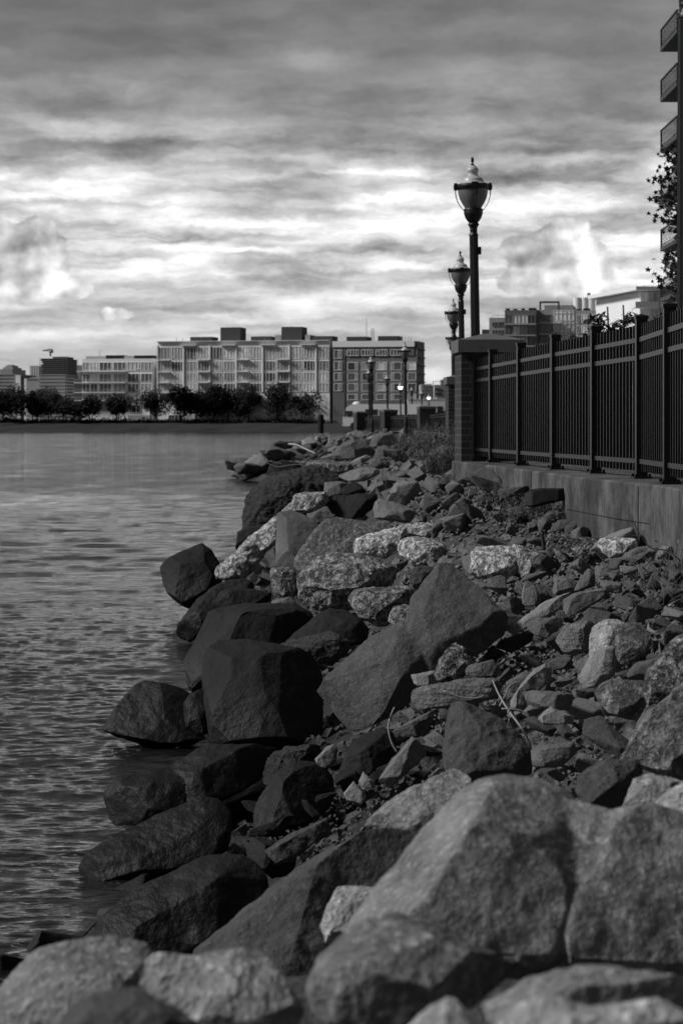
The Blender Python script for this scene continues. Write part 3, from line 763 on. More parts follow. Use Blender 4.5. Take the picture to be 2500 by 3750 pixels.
# --- pale and pitted rocks by the shore
rock('boulder', 'chunky dark faceted boulder standing alone in the water left of the pale beam', 'C1', 'dark',
     [[(105, 680), (130, 655), (170, 640), (195, 615), (238, 598), (270, 603), (315, 573), (335, 590), (360, 610), (405, 680), (420, 740), (370, 800), (290, 870), (250, 890), (205, 872), (170, 840), (140, 800), (113, 745)]],
     Y=25.5, t=.8, N=56, smooth=2, ridge=[[(240, 612, .05), (190, 670, .2), (300, 640, .2), (250, 740, .4), (180, 780, .3), (330, 720, .3), (260, 850, .3)]])
rock('concrete_beam', 'long pale rough concrete beam leaning down to the water', 'C1', 'pale',
     [[(375, 715), (400, 690), (440, 640), (520, 560), (560, 530), (640, 600), (600, 650), (560, 700), (500, 750), (440, 745), (385, 738)],
      [(520, 560), (600, 500), (680, 430), (740, 375), (800, 420), (720, 520), (640, 610), (560, 640)],
      [(720, 400), (740, 375), (770, 338), (850, 323), (905, 323), (920, 345), (905, 385), (850, 420), (770, 440)]], Y=24.6, t=.7, N=90, smooth=2, rough=1.0, cat='concrete')
rock('boulder', 'big dark rough boulder with wavy layers, farthest large one beside the water', 'C1', 'darkrough',
     [[(483, 540), (488, 500), (500, 440), (520, 370), (545, 325), (600, 270), (650, 240), (700, 225), (760, 216), (830, 209), (880, 207), (940, 232), (1015, 280), (990, 350), (900, 400), (780, 440), (680, 500), (600, 560)]],
     Y=40, t=.7, N=80, smooth=2, rough=1.0, lip=.3)
rock('boulder', 'low grey stone at the waterline under the big layered boulder', 'C1', 'dark', [[(475, 600), (480, 520), (540, 490), (620, 480), (640, 520), (560, 590), (500, 620)]], Y=31)
rock('boulder', 'upright grey block with a sharp vertical edge beside the pale beam', 'C1', 'grey',
     [[(672, 430), (700, 415), (735, 402), (800, 430), (870, 480), (885, 505), (835, 585), (795, 630), (745, 710), (672, 710), (665, 590)]], Y=23.6, t=.7, N=54, smooth=1, rough=.5,
     ridge=[[(732, 425, .10), (742, 700, .45), (738, 560, .30)]])
rock('boulder', 'mottled grey boulder with a pale scar, right of the upright block', 'C1', 'speck',
     [[(750, 690), (755, 640), (790, 610), (830, 590), (840, 540), (860, 500), (900, 455), (960, 445), (1060, 460), (1150, 478), (1235, 490), (1235, 530), (1130, 620), (1000, 680), (860, 720), (780, 720)]], Y=22.6, N=64, smooth=3, rough=.9)
rock('boulder', 'grey stone resting between the upright block and the far layered boulder', 'C1', 'grey',
     [[(805, 430), (850, 400), (910, 395), (960, 415), (1000, 455), (960, 480), (880, 490), (820, 460)]], Y=25.5)
rock('boulder', 'bright white rough concrete lump, left of two lying end to end', 'C1', 'pale',
     [[(1030, 595), (1050, 553), (1090, 535), (1150, 525), (1220, 500), (1290, 495), (1310, 560), (1250, 605), (1190, 650), (1120, 635), (1040, 625)]], Y=20.4, N=56, smooth=2, rough=1.0)
rock('boulder', 'bright white rough concrete lump, lower right of two lying end to end', 'C1', 'pale',
     [[(1245, 590), (1260, 560), (1300, 540), (1380, 545), (1440, 568), (1480, 588), (1487, 622), (1450, 655), (1400, 690), (1360, 700), (1300, 655), (1255, 625)]], Y=19.6, N=56, smooth=2, rough=1.0)
rock('boulder', 'flat pale rough slab behind the two white concrete lumps', 'C1', 'pale',
     [[(1220, 505), (1280, 478), (1340, 473), (1372, 478), (1450, 480), (1530, 500), (1542, 516), (1480, 535), (1390, 545), (1290, 545)]], Y=21.5, N=56, smooth=2)
rock('boulder', 'large pitted grey boulder in the centre with a cave of shade on its right', 'C1', 'pitted',
     [[(763, 730), (800, 690), (840, 680), (860, 640), (900, 618), (1000, 618), (1080, 625), (1140, 635), (1205, 662), (1245, 690), (1245, 740), (1210, 790), (1130, 850), (1050, 890), (930, 920), (840, 925), (800, 895), (768, 850)]], Y=18.6, t=.7, N=76, smooth=3, rough=.9,
     ridge=[[(870, 690, .15), (1000, 680, .25), (1140, 690, .2), (840, 860, .35), (950, 850, .4), (1100, 760, .35)]])
rock('boulder', 'small pale rough block left of the large pitted boulder', 'C1', 'pitted',
     [[(638, 695), (680, 682), (740, 688), (765, 710), (775, 780), (775, 830), (720, 840), (655, 810), (640, 765)]], Y=19.4, smooth=2)
rock('boulder', 'pitted dark lump left of the hump of the largest grey slab', 'C1', 'pitted',
     [[(1001, 845), (1040, 788), (1130, 790), (1200, 785), (1300, 778), (1328, 795), (1315, 860), (1230, 920), (1200, 970), (1150, 975), (1080, 945), (1030, 895)]], Y=16.6, smooth=3)
rock('boulder', 'small rough stone touching the left side of the largest grey slab', 'C1', 'pitted',
     [[(1198, 950), (1208, 915), (1230, 880), (1280, 866), (1312, 878), (1320, 940), (1250, 990)]], Y=15.4)
rock('boulder', 'dark rough stone tucked behind the top of the largest grey slab', 'C1', 'darkrough', [[(1305, 760), (1320, 700), (1360, 680), (1420, 690), (1400, 760), (1330, 800)]], Y=17.6)
rock('boulder', 'pale rough rectangular block right of the largest grey slab', 'C2', 'pale',
     [[(545, 580), (555, 480), (575, 458), (680, 453), (770, 448), (810, 462), (815, 560), (760, 610), (600, 615)]], Y=16.4, N=56, smooth=2, ridge=[[(600, 500, .12), (720, 500, .15), (600, 580, .3), (760, 570, .3)]])
rock('boulder', 'brown rough stone adjoining the right end of the pale rectangular block', 'C2', 'pitted',
     [[(790, 460), (830, 468), (900, 488), (960, 530), (970, 575), (900, 610), (800, 605), (770, 540)]], Y=16.2, smooth=2)
rock('boulder', 'squared grey stone with a worn pale edge among the upper rubble', 'C2', 'slatel',
     [[(84, 275), (95, 240), (115, 228), (200, 248), (300, 288), (316, 325), (240, 350), (180, 335), (92, 325)]], Y=23.5, smooth=2, rough=.7)
rock('boulder', 'dark flat block left of the squared grey stone in the upper rubble', 'C1', 'dark',
     [[(910, 400), (940, 345), (1060, 335), (1150, 340), (1155, 390), (1080, 450), (1000, 460), (930, 430)]], Y=25.0, smooth=2)
rock('concrete_lump', 'crumbled pale concrete spill under the foot of the wall', 'C9', 'pitted',
     [[(245, 640), (300, 540), (420, 510), (500, 530), (620, 560), (760, 580), (760, 700), (840, 800), (640, 840), (540, 780), (420, 720)]], Y=15.0, t=.5, N=70, smooth=1, rough=1.3, cat='concrete')
rock('concrete_lump', 'smooth white broken piece of wall footing in the crumbled concrete', 'C9', 'pale',
     [[(740, 640), (770, 575), (900, 565), (1120, 585), (1130, 640), (1060, 720), (960, 745), (860, 770), (800, 720)]], Y=14.7, t=.4, N=56, smooth=1, rough=.6, cat='concrete')
rock('boulder', 'dark split stone with a pale left edge at the foot of the wall', 'C9', 'slate',
     [[(990, 840), (1050, 700), (1130, 660), (1230, 650), (1300, 690), (1290, 780), (1200, 830), (1060, 850)]], Y=14.3, smooth=1)
rock('boulder', 'tall dark leaf shaped stone leaning left of the crumbled concrete', 'C9', 'slate',
     [[(320, 650), (370, 590), (430, 620), (500, 690), (530, 790), (440, 800), (390, 810), (340, 720)]], Y=15.2, smooth=1)
rock('boulder', 'pointed dark blade of slate with a bright left edge in the right rubble', 'C9', 'slate',
     [[(515, 1085), (560, 990), (650, 865), (720, 880), (730, 1040), (640, 1070)]], Y=12.9, smooth=1, ridge=[[(660, 880, .1), (640, 1000, .35), (560, 1070, .2)]])
rock('boulder', 'long slab with a bright crusted edge running down to the left in the right rubble', 'C9', 'slatel',
     [[(-110, 1480), (-60, 1420), (60, 1330), (200, 1230), (260, 1165), (400, 1110), (510, 1080), (500, 1160), (410, 1250), (230, 1340), (60, 1420), (-40, 1500)]], Y=12.4, t=.35, N=70, smooth=1)
rock('boulder', 'wide slate slab tilted toward the camera in the right rubble', 'C9', 'slate',
     [[(410, 1170), (520, 1100), (700, 1060), (840, 1060), (870, 1120), (700, 1170), (640, 1240), (540, 1310), (470, 1340), (420, 1260)]], Y=12.0, smooth=1)
rock('boulder', 'blocky dark slate stone above the banded stone', 'C9', 'slate',
     [[(55, 1440), (70, 1380), (200, 1345), (400, 1335), (420, 1400), (330, 1480), (250, 1550), (180, 1510), (110, 1480)]], Y=11.4, smooth=1)
rock('boulder', 'upright pear shaped slate stone in the right rubble', 'C9', 'slate',
     [[(25, 1090), (50, 1000), (85, 975), (160, 1040), (210, 1150), (210, 1225), (60, 1235), (30, 1200)]], Y=13.4, smooth=1)
rock('boulder', 'squarish slate stone behind the bright crusted slab', 'C9', 'slate',
     [[(318, 1090), (345, 940), (430, 935), (500, 980), (560, 1000), (520, 1080), (400, 1130), (330, 1120)]], Y=13.4, smooth=1)
rock('boulder', 'stone with a pale top corner near the dry grass at the right edge', 'C9', 'slatel',
     [[(1215, 1450), (1230, 1350), (1290, 1345), (1400, 1400), (1390, 1450), (1290, 1500)]], Y=11.6, smooth=1)
rock('boulder', 'dark wedge stone below the dry grass at the right edge', 'C9', 'slate',
     [[(1360, 1480), (1420, 1400), (1500, 1355), (1568, 1380), (1600, 1440), (1470, 1540)]], Y=11.2, smooth=1)
rock('concrete_lump', 'small white nubbly lump in the dry grass at the right edge', 'C9', 'pale', [[(1365, 1300), (1385, 1230), (1440, 1195), (1495, 1225), (1500, 1290), (1420, 1310)]], Y=12.1, cat='concrete')
# --- the far stretch of the bank
rock('boulder', 'pale spiky gravel coloured rock behind the big layered boulder', 'C8', 'pitted',
     [[(455, 275), (465, 250), (520, 240), (640, 240), (740, 250), (780, 280), (760, 310), (660, 330), (500, 300)]], Y=47, smooth=1, rough=1.2)
rock('boulder', 'smooth grey dome shaped boulder, highest on the far bank', 'C8', 'grey',
     [[(880, 110), (890, 75), (940, 62), (1000, 62), (1040, 85), (1060, 125), (1000, 150), (900, 150)]], Y=82)
rock('boulder', 'long grey slab sloping left on the far bank', 'C8', 'grey',
     [[(640, 190), (700, 130), (770, 100), (830, 120), (900, 150), (920, 190), (800, 230), (700, 240)]], Y=62, smooth=2)
rock('boulder', 'round dark boulder in the middle of the far bank', 'C8', 'grey', [[(910, 190), (925, 150), (980, 140), (1030, 165), (1030, 200), (960, 225)]], Y=60)
rock('boulder', 'rounded speckled boulder right of the sharp pale slab on the far bank', 'C8', 'speck', [[(895, 275), (900, 230), (930, 210), (980, 215), (1005, 250), (1000, 285), (930, 295)]], Y=48)
rock('boulder', 'grey wedge with a pale upper slope just behind the layered boulder', 'C8', 'slatel', [[(665, 335), (760, 300), (850, 283), (940, 290), (950, 320), (850, 370), (760, 375)]], Y=40, smooth=2)
rock('boulder', 'pale tilted slab left of the round dark boulder on the far bank', 'C8', 'slatel', [[(740, 260), (790, 225), (860, 200), (885, 215), (860, 245), (780, 275)]], Y=54, smooth=2)
rock('boulder', 'grey hump beside the curved black hose on the far bank', 'C8', 'slatel', [[(545, 245), (570, 215), (640, 195), (690, 200), (710, 240), (640, 255)]], Y=60)
rock('boulder', 'dark wave splashed rock at the tip of the far bank', 'C8', 'dark', [[(65, 300), (75, 255), (130, 215), (200, 190), (240, 215), (250, 300), (160, 345), (90, 335)]], Y=88)
rock('boulder', 'dark rock ledge awash beside the tip of the far bank', 'C8', 'dark', [[(-10, 340), (20, 315), (70, 308), (90, 340), (50, 355)]], Y=92)
rock('boulder', 'dark flank of rocks below the driftwood on the far bank', 'C8', 'dark', [[(220, 330), (240, 260), (320, 230), (420, 245), (460, 290), (380, 350), (280, 360)]], Y=72)
rock('boulder', 'dark stone with a black hollow below the far layered boulder', 'C8', 'dark', [[(700, 410), (770, 370), (830, 400), (860, 440), (780, 470), (690, 450)]], Y=31)
rock('boulder', 'dark cube shaped stone right of the layered boulder', 'C8', 'slate', [[(585, 430), (590, 375), (690, 370), (745, 385), (700, 450), (620, 470)]], Y=34, smooth=1)

# --- angular rubble: a set of broken stones, copied and turned
def proto_stone(k, mat):
    r = random.Random(100 + k)
    ax = (1.0, r.uniform(.6, .95), r.uniform(.45, .8))
    pts = []
    for i in range(13):
        v = Vector((r.uniform(-1, 1), r.uniform(-1, 1), r.uniform(-1, 1)))
        mx = max(abs(c) for c in v); v = v / mx * r.uniform(.82, 1.0) if r.random() < .8 else v.normalized() * .95
        pts.append(Vector((v.x * ax[0], v.y * ax[1], v.z * ax[2])) * .5)
    me = hulls_mesh('rubble_stone', [pts]); me.materials.append(M[mat])
    o = link('rubble_stone', me)
    finish(o, .032, 0, [('CLOUDS', .5, .05), ('CLOUDS', .12, .022)], 3, k, .12)
    return o
PROTO = [proto_stone(k, ['slate', 'slate', 'slatel', 'slate', 'slate', 'grey', 'slatel', 'slate'][k % 8]) for k in range(14)]
PROTO_DARK = [proto_stone(60 + k, ['dark', 'dark', 'darkrough', 'dark', 'slate'][k]) for k in range(5)]
PROTO_FAR = [proto_stone(30 + k, ['grey', 'slatel', 'speck', 'slate', 'grey', 'slatel'][k]) for k in range(6)]
convert()
def inpoly(x, y, P):
    c = False; j = len(P) - 1
    for i in range(len(P)):
        if (P[i][1] > y) != (P[j][1] > y) and x < (P[j][0] - P[i][0]) * (y - P[i][1]) / (P[j][1] - P[i][1]) + P[i][0]: c = not c
        j = i
    return c
ZONES = [([(1390, 1690), (1560, 1700), (1680, 1740), (2000, 1830), (2130, 1960), (2300, 2010), (2500, 2040), (2500, 2260), (2380, 2300), (2150, 2240), (1880, 2240), (1720, 2070), (1760, 1960), (1560, 1930), (1450, 1800)], 104, (70, 150), 'dark angular broken stone in the rubble slope below the concrete wall', 'stones in the rubble slope below the wall', PROTO),
         ([(1870, 2230), (2150, 2230), (2420, 2290), (2500, 2330), (2500, 2500), (2250, 2560), (2250, 2800), (2000, 2860), (1850, 2750), (1930, 2620), (1560, 2640), (1500, 2560), (1640, 2430)], 58, (80, 165), 'angular slate block in the rubble right of the largest grey slab', 'slate blocks right of the grey slab', PROTO),
         ([(1150, 2740), (1480, 2680), (1600, 2760), (1560, 2850), (1350, 2950), (1180, 3060), (960, 3060), (900, 2960)], 20, (70, 130), 'dark stone in the shaded hollow between the grey slab and the foreground', 'stones in the shaded hollow', PROTO_DARK),
         ([(900, 1690), (1010, 1620), (1170, 1582), (1500, 1575), (1640, 1640), (1660, 1720), (1480, 1740), (1290, 1720), (1100, 1760), (980, 1730)], 38, (34, 86), 'weathered boulder on the far stretch of stone bank below the promenade', 'boulders on the far stretch of bank', PROTO_FAR)]
def scatter(rng, P, n, size):
    bx = [q[0] for q in P]; by = [q[1] for q in P]; out = []
    tries = 0
    while len(out) < n and tries < 200000:
        tries += 1
        x, y = rng.uniform(min(bx), max(bx)), rng.uniform(min(by), max(by))
        if not inpoly(x, y, P): continue
        s = rng.uniform(*size) * (.75 + .5 * rng.random())
        if any((x - a) ** 2 + ((y - b) * 1.4) ** 2 < ((s + c) * .36) ** 2 for a, b, c in out) and tries < 120000: continue
        out.append((x, y, s))
    return out
first = set()
for P, n, size, lab, grp, protos in ZONES:
    rng = random.Random(len(P) + n)
    for i, (x, y, s) in enumerate(scatter(rng, P, n, size)):
        Y = hit(x, y); d = s * Y / F
        p = protos[(i * 5 + n) % len(protos)]
        if p.name not in first: o = p; first.add(p.name)
        else: o = p.copy(); COL.objects.link(o)
        tag(o, lab, 'rock', grp)
        X = (x - CX) / F * Y
        o.location = (X, Y, float(bank_z(X, Y)) + d * .12)
        o.scale = (d * rng.uniform(.9, 1.25), d * rng.uniform(.8, 1.1), d * rng.uniform(.65, 1.05))
        o.rotation_euler = (rng.uniform(-.6, .6), rng.uniform(-.6, .6), rng.uniform(0, 6.28))
# the rim of big stones where the far bank meets the water
rng = random.Random(77)
for i in range(26):
    Y = 86 + 150 * (i / 25) ** 1.1 + rng.uniform(-3, 3); p = PROTO_FAR[i % 6]
    o = p.copy(); COL.objects.link(o)
    tag(o, 'weathered boulder on the far stretch of stone bank below the promenade', 'rock', 'boulders on the far stretch of bank')
    d = rng.uniform(.9, 1.7); X = float(np.interp(Y, SH_Y, SH_X)) + rng.uniform(.0, 1.0)
    o.location = (X, Y, .22 * d + rng.uniform(0, .25)); o.scale = (d * 1.2, d * 1.3, d * rng.uniform(.7, 1.0)); o.rotation_euler = (rng.uniform(-.5, .5), rng.uniform(-.5, .5), rng.uniform(0, 6.28))
for i in range(16):
    Y = 8.3 + 5.6 * i / 15; p = PROTO_DARK[i % 5]; o = p.copy(); COL.objects.link(o)
    tag(o, 'wet black stone wedged between the big dark boulders at the waterline', 'rock', 'wet black stones at the waterline')
    d = rng.uniform(.30, .52); s_ = rng.uniform(.04, .42); xs0 = float(np.interp(Y, SH_Y, SH_X)); X = xs0 + s_ * 2.2
    o.location = (X, Y, float(ground_z(X, Y)) + .12 * d); o.scale = (d * 1.3, d * 1.1, d * .8); o.rotation_euler = (rng.uniform(-.5, .5), rng.uniform(-.5, .5), rng.uniform(0, 6.28))
for p in PROTO + PROTO_FAR + PROTO_DARK:
    if p.name not in first: bpy.data.objects.remove(p)
# small chippings between them: one uncountable mass
def chippings():
    r = random.Random(5); V = []; Fs = []
    base = [Vector(v) for v in ((-1, -1, -1), (1, -.8, -1), (.9, 1, -1), (-1, .8, -1), (-.7, -.9, .6), (.8, -.6, 1), (.6, .8, .7), (-.8, .6, .9))]
    fc = [(0, 3, 2, 1), (4, 5, 6, 7), (0, 1, 5, 4), (1, 2, 6, 5), (2, 3, 7, 6), (3, 0, 4, 7)]
    def put(X, Y, z, d):
        Mx = Matrix.Translation((X, Y, z)) @ Matrix.Rotation(r.uniform(0, 6.28), 4, 'Z') @ Matrix.Rotation(r.uniform(-.9, .9), 4, 'X') @ Matrix.Rotation(r.uniform(-.9, .9), 4, 'Y')
        b = len(V)
        sx, sy, sz = d * r.uniform(.7, 1.3), d * r.uniform(.6, 1), d * r.uniform(.35, .8)
        for v in base: V.append(tuple(Mx @ Vector((v.x * sx * r.uniform(.8, 1.2), v.y * sy * r.uniform(.8, 1.2), v.z * sz))))
        for f in fc: Fs.append(tuple(i + b for i in f))
    for P, n, size, *_ in ZONES:
        bx = [q[0] for q in P]; by = [q[1] for q in P]; k = 0
        while k < n * 14:
            x, y = r.uniform(min(bx), max(bx)), r.uniform(min(by), max(by))
            if not inpoly(x, y, P): continue
            k += 1
            Y = hit(x, y); X = (x - CX) / F * Y; d = r.uniform(.10, .28) * size[0] * Y / F * .5
            put(X, Y, float(ground_z(X, Y)) + .07 + d * .2, d)
    for i in range(9000):                                   # the rest of the slope, hidden and half hidden
        Y = 5 + 24 * r.random() ** 1.3; xs0 = np.interp(Y, SH_Y, SH_X); xw0 = np.interp(Y, FE_Y, FE_X) - .3
        X = xs0 + (xw0 - xs0) * r.uniform(.02, 1); d = r.uniform(.015, .05)
        put(X, Y, float(ground_z(X, Y)) + d * .2, d)
    for i in range(1500):
        Y = 30 + 170 * r.random(); xs0 = np.interp(Y, SH_Y, SH_X); xw0 = np.interp(Y, FE_Y, FE_X) - .3
        X = xs0 + (xw0 - xs0) * r.uniform(.0, 1); d = r.uniform(.06, .2)
        put(X, Y, float(ground_z(X, Y)) + .08 + d * .1, d)
    me = bpy.data.meshes.new('stone_chippings'); me.from_pydata(V, [], Fs); me.materials.append(M['slate'])
    o = link('stone_chippings', me)
    tag(o, 'small broken stones filling the gaps of the bank', 'rubble', None, 'stuff')
chippings()

# ------------------------------------------------------------------ concrete wall that carries the fence
WT = [(14.0, 1.90), (14.6, 1.905), (15.7, 1.757), (17.6, 1.60), (20.3, 1.45), (23.9, 1.17), (25.5, 1.08), (25.7, 1.30), (43, 1.82)]   # water-side top edge: Y, X
ZT = EYE - .356
def wall_x(Y): return float(np.interp(Y, [p[0] for p in WT], [p[1] for p in WT]))
def wall_strip(mb, y0, y1, dx, z0, z1, n=8, thick=1.0):
    ys_ = [y0 + (y1 - y0) * i / n for i in range(n + 1)]
    vs = []
    for y in ys_:
        x = wall_x(y) + dx
        vs += [(x, y, z0), (x, y, z1 - .012), (x + .012, y, z1), (x + thick, y, z1)]
    fs = []
    for i in range(n):
        a = i * 4; b = a + 4
        fs += [(a, a + 1, b + 1, b), (a + 1, a + 2, b + 2, b + 1), (a + 2, a + 3, b + 3, b + 2)]
    fs += [(3, 2, 1, 0), (n * 4, n * 4 + 1, n * 4 + 2, n * 4 + 3)]
    mb.add(vs, fs)
wall_e = empty('retaining_wall', (1.9, 15, 1.0), 0, 'long low stained concrete wall under the black fence, at the top of the stone slope', 'wall')
def under(mb, name, mat, par):
    o = mb.build(name, mat); o.parent = par; o.matrix_parent_inverse = Matrix.Translation(-Vector(par.location)) @ Matrix.Identity(4)
    if par.rotation_euler.z: o.matrix_parent_inverse = (Matrix.Translation(par.location) @ Matrix.Rotation(par.rotation_euler.z, 4, 'Z')).inverted()
    return o
w = MB(); wall_strip(w, 5.0, 17.4, 0, .6, ZT, 24); under(w, 'wall_face', M['wall'], wall_e)
w = MB(); wall_strip(w, 17.4, 27.0, .05, .8, ZT - .006, 16); under(w, 'wall_face', M['wall'], wall_e)
w = MB(); wall_strip(w, 27.0, 42.6, .02, .9, ZT - .003, 4); under(w, 'wall_face', M['wall'], wall_e)
w = MB()
wall_strip(w, 14.4, 17.35, -.003, 1.405, 1.412, 8, .03); under(w, 'joint_line', M['timber'], wall_e)
for yj in (15.05, 13.2, 19.6, 21.9):
    xj = wall_x(yj) + (.05 if yj > 17.4 else 0); w = MB(); w.box(xj - .004, xj + .02, yj - .008, yj + .008, 1.0, ZT - .02)
    under(w, 'joint_line', M['timber'], wall_e)
# ------------------------------------------------------------------ black steel fence
def fence_unit(p0, p1, h=1.1, zb=ZT, first_post=True, detail=True):
    """panel from p0 to p1 (x,y); returns panel mesh pieces in world space"""
    a = Vector((p0[0], p0[1], 0)); b = Vector((p1[0], p1[1], 0)); d = b - a; L_ = d.length; ang = math.atan2(d.y, d.x)
    Mx = Matrix.Translation((a.x, a.y, zb)) @ Matrix.Rotation(ang, 4, 'Z')
    return Mx, L_
def make_fence(name, label, pts, detail=True, zb=ZT, group=None):
    root = empty(name, (pts[0][0], pts[0][1], zb), 0, label, 'fence', group)
    for i in range(len(pts) - 1):
        Mx, L_ = fence_unit(pts[i], pts[i + 1], zb=zb)
        m = MB(); k = max(2, int(round(L_ / .125)))
        for j in range(1, k):
            x = L_ * j / k; m.box(x - .010, x + .010, -.010, .010, .05, 1.045, Mx)
        pn = under(m, 'picket_panel', M['paint'], root)
        for z in (.117, .82, .94):
            r = MB(); r.box(.039, L_ - .039, -.020, .020, z - .016, z + .016, Mx)
            ro = r.build('rail', M['paint']); ro.parent = pn; ro.matrix_parent_inverse = Matrix.Identity(4)
    for i, p in enumerate(pts):
        q = pts[min(i + 1, len(pts) - 1)] if i < len(pts) - 1 else p
        pr = pts[max(i - 1, 0)]
        ang = math.atan2(q[1] - pr[1], q[0] - pr[0])
        Mx = Matrix.Translation((p[0], p[1], zb)) @ Matrix.Rotation(ang, 4, 'Z')
        m = MB(); m.box(-.038, .038, -.038, .038, 0.0, 1.08, Mx)
        po = under(m, 'post', M['paint'], root)
        if detail:
            c = MB(); v = [Mx @ Vector(t) for t in ((-.044, -.044, 1.081), (.044, -.044, 1.081), (.044, .044, 1.081), (-.044, .044, 1.081), (-.044, -.044, 1.102), (.044, -.044, 1.102), (.044, .044, 1.102), (-.044, .044, 1.102), (0, 0, 1.118))]
            c.add(v, [(3, 2, 1, 0), (0, 1, 5, 4), (1, 2, 6, 5), (2, 3, 7, 6), (3, 0, 4, 7), (4, 5, 8), (5, 6, 8), (6, 7, 8), (7, 4, 8)])
            co = c.build('post_cap', M['paint']); co.parent = po; co.matrix_parent_inverse = Matrix.Identity(4)
            f = MB(); f.box(-.10, .10, -.06, .06, .001, .014, Mx)
            for sx in (-.08, .08):
                for sy in (-.045, .045):
                    f.box(sx - .009, sx + .009, sy - .009, sy + .009, .0141, .032, Mx)
            fo = f.build('base_plate', M['paint']); fo.parent = po; fo.matrix_parent_inverse = Matrix.Identity(4)
    return root
near_pts = [(1.93, 11.6), (1.98, 13.2), (2.005, 14.8), (2.03, 16.4), (1.9, 18.1), (1.75, 19.8), (1.61, 21.7), (1.476, 23.6), (1.385, 24.74)]
make_fence('metal_fence', 'near black steel picket fence on the concrete wall, right of the big brick pillar', near_pts)
def poly_pts(P, step):
    out = [P[0]]
    for a, b in zip(P[:-1], P[1:]):
        d = math.hypot(b[0] - a[0], b[1] - a[1]); n_ = max(1, round(d / step))
        out += [(a[0] + (b[0] - a[0]) * k / n_, a[1] + (b[1] - a[1]) * k / n_) for k in range(1, n_ + 1)]
    return out
ZF = 1.66
make_fence('metal_fence', 'distant black fence between the two brick pillars farthest along the promenade bend', poly_pts([(3.05, 165.5), (2.3, 176), (1.75, 186.4)], 2.0), False, ZF)
make_fence('metal_fence', 'distant black fence left of the widest far brick pillar', poly_pts([(4.75, 144.5), (3.7, 157), (3.3, 164.4)], 2.0), False, ZF)
make_fence('metal_fence', 'distant black fence just left of the narrow brick pillar, above the tall weeds', poly_pts([(4.95, 108), (5.15, 128), (5.2, 143.3)], 2.2), False, ZF)

# ------------------------------------------------------------------ brick pillars
def pillar(label, cx, cy, wdt, z0, z1, rz, dep=None):
    dep = dep or wdt
    e = empty('brick_pillar', (cx, cy, z0), rz, label, 'pillar', 'brick pillars along the fence')
    h = z1 - z0; a, d = wdt / 2, dep / 2
    m = MB(); m.box(-a, a, -d, d, 0, h - .20); m.build('shaft', M['brick'], e)
    c = MB(); k = .035
    x, y, zt, zs = a + k, d + k, h - .07, h - .20
    v = [(-x, -y, zs), (x, -y, zs), (x, y, zs), (-x, y, zs), (-x, -y, zt), (x, -y, zt), (x, y, zt), (-x, y, zt), (-x * .15, -y * .15, h), (x * .15, -y * .15, h), (x * .15, y * .15, h), (-x * .15, y * .15, h)]
    c.add(v, [(3, 2, 1, 0), (0, 1, 5, 4), (1, 2, 6, 5), (2, 3, 7, 6), (3, 0, 4, 7), (4, 5, 9, 8), (5, 6, 10, 9), (6, 7, 11, 10), (7, 4, 8, 11), (8, 9, 10, 11)])
    c.build('cap', M['cap'], e)
    return e
pillar('big brick pillar with a stone cap where the near fence ends, nearest of the pillars', 1.515, 25.08, .62, ZT - .14, 2.955, R(3.5))
pillar('narrow brick pillar half hidden behind the left side of the big near pillar', 2.19, 43.2, .62, ZT - .14, 2.94, R(3))
pillar('wide far brick pillar, rightmost of the three at the promenade bend', 5.05, 144, .98, ZF, 3.22, R(8))
pillar('middle one of the three far brick pillars at the promenade bend', 3.2, 165, .95, ZF, 3.16, R(20))
pillar('leftmost far brick pillar at the end of the visible fence, in front of the motorhome', 1.50, 187, .92, ZF, 3.15, R(15))

